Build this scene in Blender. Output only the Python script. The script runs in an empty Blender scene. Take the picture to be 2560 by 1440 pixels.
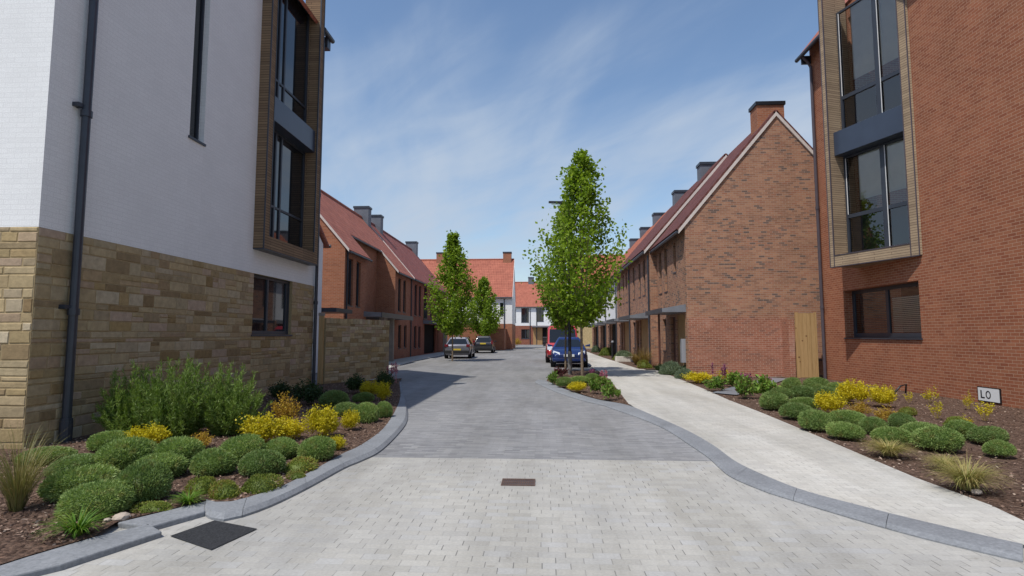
import bpy, bmesh, math, random
import numpy as np
from mathutils import Vector, Matrix
S = bpy.context.scene
COL = S.collection
rng = np.random.default_rng(7)
random.seed(7)

# ------------------------------------------------------------------ camera
F = 1400.0; CX, CY = 1280.0, 720.0; EYE = 1.6
PITCH = math.atan(118 / F); YAW = math.atan(75 / math.hypot(F, 118))
cF = Vector((-math.sin(YAW) * math.cos(PITCH), math.cos(YAW) * math.cos(PITCH), math.sin(PITCH)))
cR = Vector((math.cos(YAW), math.sin(YAW), 0)); cU = cR.cross(cF); CAM = Vector((0, 0, EYE))
cd = bpy.data.cameras.new('camera'); cam = bpy.data.objects.new('camera', cd); COL.objects.link(cam)
cd.sensor_width = 36; cd.lens = F / 2560 * 36; cd.clip_start = 0.05; cd.clip_end = 6000
cam.matrix_world = Matrix(((cR.x, cU.x, -cF.x, 0), (cR.y, cU.y, -cF.y, 0), (cR.z, cU.z, -cF.z, EYE), (0, 0, 0, 1)))
S.camera = cam
def ray(x, y): return cR * ((x - CX) / F) - cU * ((y - CY) / F) + cF
def G(x, y, z=0.0):
    d = ray(x, y); p = CAM + d * ((z - EYE) / d.z); return p
def G2(x, y, z=0.0):
    p = G(x, y, z); return (p.x, p.y)

# ------------------------------------------------------------------ light
SUN = Vector((0.345, 0.43, -1.0)).normalized()
ld = bpy.data.lights.new('sun', 'SUN'); ld.energy = 4.0; ld.angle = math.radians(0.5); ld.color = (1.0, 0.95, 0.87)
lo = bpy.data.objects.new('sun', ld); COL.objects.link(lo); lo.location = (-20, -20, 40)
lo.rotation_euler = SUN.to_track_quat('-Z', 'Y').to_euler()
W = bpy.data.worlds.new('World'); S.world = W; W.use_nodes = True
nt = W.node_tree; nt.nodes.clear()
def nn(t, k, **kw):
    n = t.nodes.new(k)
    for a, b in kw.items(): setattr(n, a, b)
    return n
sky = nn(nt, 'ShaderNodeTexSky', sky_type='NISHITA', sun_disc=False)
sky.sun_elevation = math.asin(-SUN.z); sky.sun_rotation = math.atan2(-SUN.x, -SUN.y)
sky.air_density = 1.15; sky.dust_density = 0.6; sky.ozone_density = 3.0
tc = nn(nt, 'ShaderNodeTexCoord'); sp = nn(nt, 'ShaderNodeSeparateXYZ'); nt.links.new(tc.outputs['Generated'], sp.inputs[0])
def wm(op, a, b=None, c=None):
    n = nn(nt, 'ShaderNodeMath', operation=op)
    for i, v in enumerate((a, b, c)):
        if v is None: continue
        if isinstance(v, (int, float)): n.inputs[i].default_value = v
        else: nt.links.new(v, n.inputs[i])
    return n.outputs[0]
zz = wm('MAXIMUM', wm('ADD', sp.outputs[2], 0.10), 0.04)
px, py = wm('DIVIDE', sp.outputs[0], zz), wm('DIVIDE', sp.outputs[1], zz)
def wnoise(sx, sy, ang, sc, det, rough, dist=0.0):
    ca, sa = math.cos(ang), math.sin(ang)
    u = wm('ADD', wm('MULTIPLY', px, ca * sx), wm('MULTIPLY', py, sa * sx))
    v = wm('ADD', wm('MULTIPLY', px, -sa * sy), wm('MULTIPLY', py, ca * sy))
    cb = nn(nt, 'ShaderNodeCombineXYZ'); nt.links.new(u, cb.inputs[0]); nt.links.new(v, cb.inputs[1])
    t = nn(nt, 'ShaderNodeTexNoise'); nt.links.new(cb.outputs[0], t.inputs['Vector'])
    t.inputs['Scale'].default_value = sc; t.inputs['Detail'].default_value = det
    t.inputs['Roughness'].default_value = rough; t.inputs['Distortion'].default_value = dist
    return t.outputs[0]
n1 = wnoise(1.0, 0.5, 0.25, 0.8, 3, 0.5, 0.5)
n2 = wnoise(1.5, 0.30, 0.22, 1.6, 5, 0.52, 0.35)
n3 = wnoise(1.9, 0.55, 0.75, 2.6, 6, 0.55, 0.5)
zf = sp.outputs[2]
hz = nn(nt, 'ShaderNodeValToRGB'); nt.links.new(zf, hz.inputs[0]); he = hz.color_ramp.elements
for k_, (p_, v_) in enumerate(((0.0, .52), (.12, .62), (.30, .58), (.44, .26), (.56, .06))):
    e_ = he[k_] if k_ < 2 else he.new(p_)
    e_.position = p_; e_.color = (v_, v_, v_, 1)
sw = wm('ADD', wm('MULTIPLY', wm('SUBTRACT', n1, .5), 1.1), wm('ADD', wm('MULTIPLY', wm('SUBTRACT', n2, .5), 1.0), wm('MULTIPLY', wm('SUBTRACT', n3, .5), .55)))
mr = nn(nt, 'ShaderNodeMapRange', interpolation_type='SMOOTHSTEP'); nt.links.new(wm('ADD', hz.outputs[0], wm('MULTIPLY', sw, 1.15)), mr.inputs[0])
mr.inputs[1].default_value = 0.0; mr.inputs[2].default_value = 1.0; mr.inputs[3].default_value = 0.0; mr.inputs[4].default_value = 0.96
mx = nn(nt, 'ShaderNodeMix', data_type='RGBA'); nt.links.new(mr.outputs[0], mx.inputs[0])
nt.links.new(sky.outputs[0], mx.inputs[6]); mx.inputs[7].default_value = (3.5, 4.1, 4.95, 1)
bg = nn(nt, 'ShaderNodeBackground'); nt.links.new(mx.outputs[2], bg.inputs[0]); bg.inputs[1].default_value = 0.145
wo = nn(nt, 'ShaderNodeOutputWorld'); nt.links.new(bg.outputs[0], wo.inputs[0])
S.view_settings.view_transform = 'Standard'; S.view_settings.look = 'None'
S.view_settings.exposure = 0.0; S.view_settings.gamma = 1.0
S.cycles.max_bounces = 6; S.cycles.transparent_max_bounces = 12

# ------------------------------------------------------------------ materials
class T:
    def __init__(s, name):
        s.m = bpy.data.materials.new(name); s.m.use_nodes = True; s.t = s.m.node_tree; s.t.nodes.clear()
        s.out = nn(s.t, 'ShaderNodeOutputMaterial'); s.b = nn(s.t, 'ShaderNodeBsdfPrincipled')
        s.t.links.new(s.b.outputs[0], s.out.inputs[0])
    def l(s, a, b): s.t.links.new(a, b)
    def math(s, op, a, b=None, c=None):
        n = nn(s.t, 'ShaderNodeMath', operation=op)
        for i, v in enumerate((a, b, c)):
            if v is None: continue
            if isinstance(v, (int, float)): n.inputs[i].default_value = v
            else: s.l(v, n.inputs[i])
        return n.outputs[0]
    def ramp(s, fac, cols, const=False):
        r = nn(s.t, 'ShaderNodeValToRGB'); e = r.color_ramp.elements
        if const: r.color_ramp.interpolation = 'CONSTANT'
        while len(e) < len(cols): e.new(0.5)
        for i, c in enumerate(cols):
            if len(c) == 2: e[i].position, c = c
            else: e[i].position = i / max(1, len(cols) - (0 if const else 1))
            e[i].color = (*c, 1)
        if fac is not None: s.l(fac, r.inputs[0])
        return r.outputs[0]
    def noise(s, scale, det=4, rough=.55, vec=None, coord='Object'):
        t = nn(s.t, 'ShaderNodeTexNoise'); t.inputs['Scale'].default_value = scale
        t.inputs['Detail'].default_value = det; t.inputs['Roughness'].default_value = rough
        if vec is None: vec = s.coord(coord)
        s.l(vec, t.inputs['Vector']); return t.outputs[0]
    def coord(s, k):
        if not hasattr(s, 'tc'): s.tc = nn(s.t, 'ShaderNodeTexCoord')
        return s.tc.outputs[k]
    def mix(s, f, a, b, mode='MIX'):
        n = nn(s.t, 'ShaderNodeMix', data_type='RGBA', blend_type=mode)
        for i, v in ((0, f), (6, a), (7, b)):
            if isinstance(v, (int, float)): n.inputs[i].default_value = v
            elif isinstance(v, tuple): n.inputs[i].default_value = (*v, 1)
            else: s.l(v, n.inputs[i])
        return n.outputs[2]
    def bump(s, h, st=.3, d=.01):
        n = nn(s.t, 'ShaderNodeBump'); n.inputs['Strength'].default_value = st; n.inputs['Distance'].default_value = d
        s.l(h, n.inputs['Height']); s.l(n.outputs[0], s.b.inputs['Normal'])
    def base(s, c, rough=.8, spec=.3, metal=0.0):
        if isinstance(c, tuple): s.b.inputs['Base Color'].default_value = (*c, 1)
        else: s.l(c, s.b.inputs['Base Color'])
        s.b.inputs['Roughness'].default_value = rough; s.b.inputs['Specular IOR Level'].default_value = spec
        s.b.inputs['Metallic'].default_value = metal
    def cells(s, Wd, Ht, off=.5, wob=0.0):
        sp = nn(s.t, 'ShaderNodeSeparateXYZ'); s.l(s.coord('UV'), sp.inputs[0]); u, v = sp.outputs[0], sp.outputs[1]
        vv = s.math('DIVIDE', v, Ht); r = s.math('FLOOR', vv); fv = s.math('FRACT', vv)
        uu = s.math('ADD', s.math('DIVIDE', u, Wd), s.math('MULTIPLY', s.math('FLOORED_MODULO', r, 2.0), off))
        if wob:
            w2 = nn(s.t, 'ShaderNodeTexWhiteNoise', noise_dimensions='1D'); s.l(r, w2.inputs['W'])
            uu = s.math('ADD', uu, s.math('MULTIPLY', w2.outputs[0], wob))
        c = s.math('FLOOR', uu); fu = s.math('FRACT', uu)
        cb = nn(s.t, 'ShaderNodeCombineXYZ'); s.l(c, cb.inputs[0]); s.l(r, cb.inputs[1])
        wn = nn(s.t, 'ShaderNodeTexWhiteNoise', noise_dimensions='2D'); s.l(cb.outputs[0], wn.inputs['Vector'])
        return wn.outputs[0], fu, fv
    def edge(s, f, j):   # 1 inside the joint
        return s.math('LESS_THAN', f, j)
MATS = {}
def plain(name, c, rough=.6, spec=.4, metal=0.0, nz=0.0, scale=6, bump=0.0):
    t = T(name)
    if nz:
        n = t.noise(scale, 5, .6)
        lo_, hi = tuple(x * (1 - nz) for x in c), tuple(min(1, x * (1 + nz)) for x in c)
        t.base(t.ramp(n, [(.3, lo_), (.7, hi)]), rough, spec, metal)
        if bump: t.bump(n, bump, .01)
    else: t.base(c, rough, spec, metal)
    MATS[name] = t.m; return t.m
def brick(name, cols, mortar, Wd=.225, Ht=.075, j=.011, big=.25, bstr=.5, dirt=None, patch=0.0):
    t = T(name); r, fu, fv = t.cells(Wd, Ht)
    if patch: r = t.math('ADD', r, t.math('MULTIPLY', t.math('SUBTRACT', t.noise(.9, 4, .6, coord='UV'), .44), patch * 2))
    c = t.ramp(r, cols)
    n = t.noise(1.1, 5, .6, coord='UV'); c = t.mix(1.0, c, t.ramp(n, [(.3, (1 - big,) * 3), (.7, (1 + big * .4,) * 3)]), 'MULTIPLY')
    n2 = t.noise(60, 3, .6, coord='UV'); c = t.mix(1.0, c, t.ramp(n2, [(.3, (.86,) * 3), (.7, (1.1,) * 3)]), 'MULTIPLY')
    m = t.math('MAXIMUM', t.edge(fu, j / Wd), t.edge(fv, j / Ht))
    if dirt:
        g = t.noise(.55, 6, .65, coord='UV'); gf = t.ramp(g, [(.56, (0, 0, 0)), (.72, (1, 1, 1))])
        c = t.mix(t.math('MULTIPLY', gf, .5), c, dirt)
    t.base(t.mix(m, c, mortar), .88, .2)
    h = t.math('ADD', t.math('MULTIPLY', m, -1.0), t.math('MULTIPLY', n2, .5)); t.bump(h, bstr * .45, .005)
    MATS[name] = t.m; return t.m
brick('red_brick', [(.30, .105, .055), (.355, .13, .068), (.275, .092, .05), (.375, .15, .08), (.315, .118, .065)], (.44, .28, .19), big=.2)
brick('mixed_brick', [(0, (.15, .105, .088)), (.10, (.18, .12, .098)), (.2, (.29, .148, .095)), (.5, (.375, .192, .118)), (.75, (.42, .23, .142)), (1, (.345, .16, .10))], (.38, .28, .22), big=.22, patch=.34)
brick('garden_brick', [(.32, .125, .08), (.38, .155, .098), (.30, .115, .072), (.40, .175, .112), (.25, .11, .08)], (.46, .33, .25), big=.25, dirt=(.50, .38, .32))
brick('orange_brick', [(.33, .125, .065), (.38, .15, .08), (.29, .105, .055)], (.35, .24, .18), big=.2)
brick('dark_red_brick', [(.25, .082, .05), (.29, .10, .06), (.22, .07, .045)], (.27, .17, .13), big=.2)
brick('white_brick', [(.745, .742, .735), (.775, .772, .765), (.76, .757, .75)], (.665, .66, .655), big=.05, bstr=.35, j=.008)
brick('timber_slat', [(.20, .135, .085), (.26, .175, .105), (.23, .155, .095), (.29, .20, .12)], (.045, .03, .022), 1.3, .068, .011, .2)
brick('pale_slat', [(.33, .245, .165), (.40, .30, .20), (.36, .27, .18), (.30, .22, .15)], (.09, .06, .04), 1.1, .072, .011, .2)
# stone: colour by one value per stone
t = T('sandstone'); a = nn(t.t, 'ShaderNodeAttribute', attribute_name='tint')
c = t.ramp(a.outputs['Fac'], [(.33, .245, .125), (.43, .335, .20), (.27, .185, .085), (.44, .33, .245), (.37, .265, .125), (.48, .40, .28), (.24, .165, .085), (.40, .325, .205), (.46, .345, .19)])
n = t.noise(9, 6, .65); c = t.mix(1.0, c, t.ramp(n, [(.3, (.78,) * 3), (.7, (1.14,) * 3)]), 'MULTIPLY')
t.base(c, .92, .15); t.bump(t.noise(30, 6, .7), .55, .012); MATS['sandstone'] = t.m
plain('mortar_sand', (.33, .25, .14), .95, .1, nz=.2, scale=20)
# roof tiles
def tiles(name, cols):
    t = T(name); r, fu, fv = t.cells(.21, .30, 0.0, 0)
    c = t.ramp(r, cols); n = t.noise(.8, 4, .6, coord='UV'); c = t.mix(1.0, c, t.ramp(n, [(.3, (.84,) * 3), (.7, (1.1,) * 3)]), 'MULTIPLY')
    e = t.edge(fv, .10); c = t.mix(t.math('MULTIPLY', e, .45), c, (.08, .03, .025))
    t.base(c, .8, .25)
    hu = t.math('SINE', t.math('MULTIPLY', fu, 6.2832)); h = t.math('ADD', t.math('MULTIPLY', hu, .5), t.math('MULTIPLY', fv, -1.0)); t.bump(h, .8, .03)
    MATS[name] = t.m
tiles('orange_tile', [(.34, .11, .062), (.39, .13, .074), (.31, .096, .056)])
tiles('red_tile', [(.33, .118, .082), (.38, .14, .098), (.28, .098, .072)])
tiles('maroon_tile', [(.24, .085, .072), (.28, .10, .085), (.20, .072, .062)])
tiles('plum_tile', [(.115, .042, .038), (.14, .052, .045), (.095, .036, .033)])
tiles('salmon_tile', [(.36, .118, .078), (.41, .14, .092), (.33, .105, .07)])
# paving
def paver(name, cols, Wd, Ht, joint_c, bed_c, jp, jb, stain, amt, rough=.85, wob=0.0):
    t = T(name); r, fu, fv = t.cells(Wd, Ht, .5, wob)
    c = t.ramp(r, cols)
    n = t.noise(.55, 6, .62, coord='UV'); c = t.mix(t.math('MULTIPLY', t.ramp(n, [(.42, (0, 0, 0)), (.7, (1, 1, 1))]), amt), c, stain)
    n3 = t.noise(.16, 3, .5, coord='UV'); c = t.mix(1.0, c, t.ramp(n3, [(.3, (.88,) * 3), (.7, (1.07,) * 3)]), 'MULTIPLY')
    n2 = t.noise(45, 4, .65, coord='UV'); c = t.mix(1.0, c, t.ramp(n2, [(.3, (.88,) * 3), (.7, (1.08,) * 3)]), 'MULTIPLY')
    n4 = t.noise(2.3, 2, .5, coord='UV'); mp_ = nn(t.t, 'ShaderNodeMapping'); t.l(t.coord('UV'), mp_.inputs[0]); mp_.inputs['Scale'].default_value = (1.1, .16, 1)
    n6 = t.noise(1.0, 5, .65, vec=mp_.outputs[0]); c = t.mix(1.0, c, t.ramp(n6, [(.36, (.80, .795, .78)), (.58, (1.03,) * 3)]), 'MULTIPLY')
    n7 = t.noise(7.0, 3, .6, coord='UV'); c = t.mix(1.0, c, t.ramp(n7, [(.25, (.80, .79, .77)), (.36, (1,) * 3)]), 'MULTIPLY')
    mb, mp = t.edge(fv, jb / Ht), t.edge(fu, jp / Wd)
    c = t.mix(t.math('MULTIPLY', mb, .8), c, bed_c)
    c = t.mix(t.math('MULTIPLY', mp, t.ramp(n4, [(.36, (.12,) * 3), (.62, (.95,) * 3)])), c, joint_c)
    t.base(c, rough, .25)
    t.bump(t.math('ADD', t.math('MULTIPLY', t.math('MAXIMUM', mb, mp), -1.0), t.math('MULTIPLY', n2, .35)), .5, .008)
    MATS[name] = t.m
paver('light_paver', [(.405, .388, .35), (.45, .434, .395), (.425, .408, .37), (.385, .37, .335), (.44, .433, .415)], .20, .10, (.17, .166, .155), (.36, .352, .335), .008, .006, (.36, .355, .35), .55, wob=.35)
paver('grey_paver', [(.215, .215, .22), (.275, .275, .28), (.24, .24, .245), (.195, .195, .203), (.258, .257, .26), (.31, .308, .305)], .21, .07, (.19, .19, .19), (.22, .22, .22), .006, .006, (.31, .305, .30), .45)
paver('road_paver', [(.205, .203, .203), (.255, .252, .25), (.225, .222, .222), (.19, .188, .19), (.275, .271, .266)], .21, .105, (.18, .18, .18), (.22, .218, .215), .006, .006, (.30, .292, .28), .4)
paver('pale_paver', [(.485, .468, .43), (.535, .52, .48), (.505, .49, .45), (.46, .445, .415)], .20, .10, (.27, .26, .24), (.40, .385, .355), .009, .007, (.52, .475, .40), .35)
t = T('granite'); n = t.noise(35, 5, .7); c = t.ramp(n, [(.3, (.17, .178, .19)), (.7, (.27, .28, .295))])
n2 = t.noise(1.3, 4, .6); c = t.mix(1.0, c, t.ramp(n2, [(.3, (.82,) * 3), (.7, (1.1,) * 3)]), 'MULTIPLY'); t.base(c, .8, .25); t.bump(n, .2, .005); MATS['granite'] = t.m
plain('asphalt', (.032, .033, .036), .92, .2, nz=.45, scale=70, bump=.6)
t = T('bark_mulch'); n = t.noise(26, 6, .75); v = nn(t.t, 'ShaderNodeTexVoronoi'); v.inputs['Scale'].default_value = 24; t.l(t.coord('Object'), v.inputs['Vector'])
c = t.ramp(v.outputs['Color'], [(.125, .078, .056), (.19, .122, .09), (.09, .056, .042), (.26, .18, .135)]); c = t.mix(1.0, c, t.ramp(n, [(.3, (.55,) * 3), (.7, (1.3,) * 3)]), 'MULTIPLY')
t.base(c, .95, .1); t.bump(t.math('ADD', n, t.math('MULTIPLY', v.outputs['Distance'], -1.5)), 1.0, .03); MATS['bark_mulch'] = t.m
t = T('wood_chip'); a = nn(t.t, 'ShaderNodeAttribute', attribute_name='tint'); t.base(t.ramp(a.outputs['Fac'], [(.09, .055, .04), (.18, .115, .085), (.28, .19, .145), (.42, .33, .26)]), .9, .15); MATS['wood_chip'] = t.m
plain('far_ground', (.24, .235, .225), .95, .1, nz=.2, scale=.3)
# metals, paint, timber, glass
plain('anthracite', (.036, .043, .058), .42, .45, nz=.12, scale=2)
plain('spandrel', (.040, .054, .085), .35, .5, nz=.1, scale=2)
plain('dark_pipe', (.030, .036, .050), .38, .5, nz=.15, scale=4)
plain('plum_pipe', (.075, .062, .075), .45, .5, nz=.12, scale=4)
plain('lead_grey', (.19, .20, .225), .5, .4, nz=.12, scale=3)
plain('chimney_clad', (.13, .14, .165), .6, .35, nz=.12, scale=3)
plain('black_metal', (.012, .012, .014), .4, .5)
plain('rust_iron', (.12, .075, .06), .7, .4, nz=.3, scale=30)
plain('white_paint', (.80, .80, .79), .6, .3, nz=.03, scale=3)
plain('verge_white', (.62, .56, .52), .7, .3, nz=.08, scale=6)
plain('render_white', (.80, .80, .79), .85, .2, nz=.04, scale=2)
plain('yellow_stone', (.50, .38, .20), .9, .2, nz=.2, scale=5)
plain('soffit_dark', (.05, .045, .045), .7, .2)
plain('door_brown', (.10, .04, .03), .5, .4, nz=.15, scale=3)
plain('dark_inside', (.018, .016, .016), .9, .1)  # near-black: the darkness of unlit insides is put into the colour
plain('concrete_post', (.32, .27, .23), .85, .2, nz=.15, scale=5)
plain('blind_cream', (.86, .83, .73), .9, .1, nz=.05, scale=3)
plain('blind_slate', (.10, .11, .13), .8, .1)
plain('trough_stone', (.62, .58, .52), .9, .2, nz=.12, scale=9, bump=.3)
plain('meter_grey', (.30, .31, .34), .6, .3)
plain('pebble', (.42, .35, .29), .9, .2, nz=.2, scale=8, bump=.3)
t = T('timber_board'); n = t.noise(3, 5, .6); sp_ = nn(t.t, 'ShaderNodeMapping'); t.l(t.coord('Object'), sp_.inputs[0]); sp_.inputs['Scale'].default_value = (9, 9, .5)
n2 = t.noise(2.2, 6, .65, vec=sp_.outputs[0]); kn = nn(t.t, 'ShaderNodeTexVoronoi'); kn.inputs['Scale'].default_value = 3.1; t.l(t.coord('Object'), kn.inputs['Vector'])
c = t.ramp(n2, [(.3, (.34, .21, .085)), (.55, (.46, .30, .14)), (.75, (.39, .25, .11))]); c = t.mix(t.ramp(kn.outputs['Distance'], [(.07, (1, 1, 1)), (.13, (0, 0, 0))]), c, (.14, .065, .03))
t.base(c, .75, .25); MATS['timber_board'] = t.m
t = T('ochre_panel'); t.base(t.ramp(t.noise(4, 4, .6), [(.3, (.34, .20, .09)), (.7, (.42, .26, .125))]), .75, .25); MATS['ochre_panel'] = t.m
def darkglass(name, c=(.012, .014, .017), ior=1.75):
    t = T(name); t.base(c, .03, .5); t.b.inputs['IOR'].default_value = ior; MATS[name] = t.m
darkglass('dark_glass'); darkglass('car_glass', (.010, .013, .018), 1.5)
t = T('thin_glass'); tr = nn(t.t, 'ShaderNodeBsdfTransparent'); tr.inputs[0].default_value = (.90, .93, .94, 1); gl = nn(t.t, 'ShaderNodeBsdfGlossy'); gl.inputs['Roughness'].default_value = .015
fr = nn(t.t, 'ShaderNodeFresnel'); fr.inputs[0].default_value = 2.1; ms = nn(t.t, 'ShaderNodeMixShader'); t.l(fr.outputs[0], ms.inputs[0]); t.l(tr.outputs[0], ms.inputs[1]); t.l(gl.outputs[0], ms.inputs[2]); t.l(ms.outputs[0], t.out.inputs[0]); MATS['thin_glass'] = t.m
def carpaint(name, c, metal=.3):
    t = T(name); t.base(c, .32, .5, metal); t.b.inputs['Coat Weight'].default_value = .8; t.b.inputs['Coat Roughness'].default_value = .06; MATS[name] = t.m
carpaint('silver_paint', (.21, .21, .245), .6); carpaint('black_paint', (.018, .017, .022), .2); carpaint('blue_paint', (.008, .026, .13), .3); carpaint('red_paint', (.42, .022, .03), .1)
plain('tyre', (.014, .014, .015), .8, .3); plain('rim', (.36, .36, .38), .35, .5, .6); plain('car_plastic', (.02, .02, .022), .6, .4)
plain('plate_yellow', (.62, .46, .05), .5, .4); plain('plate_white', (.72, .74, .74), .5, .4); plain('lamp_red', (.17, .012, .018), .2, .6); plain('lamp_clear', (.62, .66, .70), .15, .7, .2)
plain('bark', (.20, .155, .11), .9, .15, nz=.3, scale=12, bump=.4)
plain('post_sleeve', (.16, .155, .15), .6, .3)
def leaf(name, cols, tl=.3, rough=.55, var=.12, old=None):
    t = T(name); a = nn(t.t, 'ShaderNodeAttribute', attribute_name='tint'); c = t.ramp(a.outputs['Fac'], cols)
    if old: c = t.mix(t.math('MULTIPLY', t.ramp(t.noise(4.2, 3, .6), [(.54, (0, 0, 0)), (.68, (1, 1, 1))]), .6), c, old)
    oi = nn(t.t, 'ShaderNodeObjectInfo'); c = t.mix(1.0, c, t.ramp(oi.outputs['Random'], [(0, (1 - var, 1 - var, 1 - var)), (1, (1 + var, 1 + var * .7, 1))]), 'MULTIPLY')
    t.base(c, rough, .3); tr = nn(t.t, 'ShaderNodeBsdfTranslucent'); t.l(t.mix(1.0, c, (1.15, 1.2, .7), 'MULTIPLY'), tr.inputs[0])
    ms = nn(t.t, 'ShaderNodeMixShader'); ms.inputs[0].default_value = tl; t.l(t.b.outputs[0], ms.inputs[1]); t.l(tr.outputs[0], ms.inputs[2]); t.l(ms.outputs[0], t.out.inputs[0]); MATS[name] = t.m
leaf('leaf_tree', [(.11, .19, .014), (.165, .27, .022), (.235, .35, .03), (.32, .43, .055)], .45)
leaf('leaf_dome', [(.125, .20, .062), (.18, .27, .085), (.235, .335, .115), (.29, .39, .15)], .3, var=.18, old=(.25, .22, .085))
leaf('leaf_greygreen', [(.12, .165, .10), (.165, .22, .14), (.21, .27, .17)], .25)
leaf('leaf_yellow', [(.40, .33, .010), (.56, .46, .014), (.64, .55, .025), (.46, .43, .03)], .35)
leaf('leaf_orange', [(.30, .17, .03), (.42, .26, .035), (.47, .36, .04), (.28, .15, .045)], .3)
leaf('leaf_olive', [(.12, .17, .035), (.18, .23, .045), (.24, .28, .055), (.24, .14, .045)], .3)
leaf('leaf_rosemary', [(.09, .155, .022), (.14, .23, .035), (.185, .275, .06), (.26, .34, .12)], .35, old=(.10, .13, .04))
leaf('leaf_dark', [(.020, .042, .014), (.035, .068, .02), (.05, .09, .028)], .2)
leaf('leaf_broad', [(.10, .19, .03), (.15, .27, .042), (.21, .34, .06), (.17, .13, .05)], .35)
leaf('leaf_purple', [(.085, .022, .03), (.14, .035, .045), (.06, .05, .025)], .25)
leaf('flower_purple', [(.20, .06, .14), (.28, .09, .18), (.17, .04, .10)], .25)
leaf('flower_pink', [(.45, .14, .22), (.58, .24, .32), (.36, .08, .15)], .3)
leaf('straw', [(.34, .27, .11), (.42, .35, .16), (.30, .28, .10), (.22, .26, .07)], .25)
leaf('straw_dark', [(.20, .17, .07), (.25, .22, .09), (.14, .17, .05)], .25)
leaf('ginger', [(.24, .15, .04), (.32, .21, .06), (.20, .17, .05)], .25)
leaf('leaf_strap', [(.05, .13, .012), (.09, .20, .018), (.15, .28, .03), (.20, .25, .04)], .3)

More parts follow.
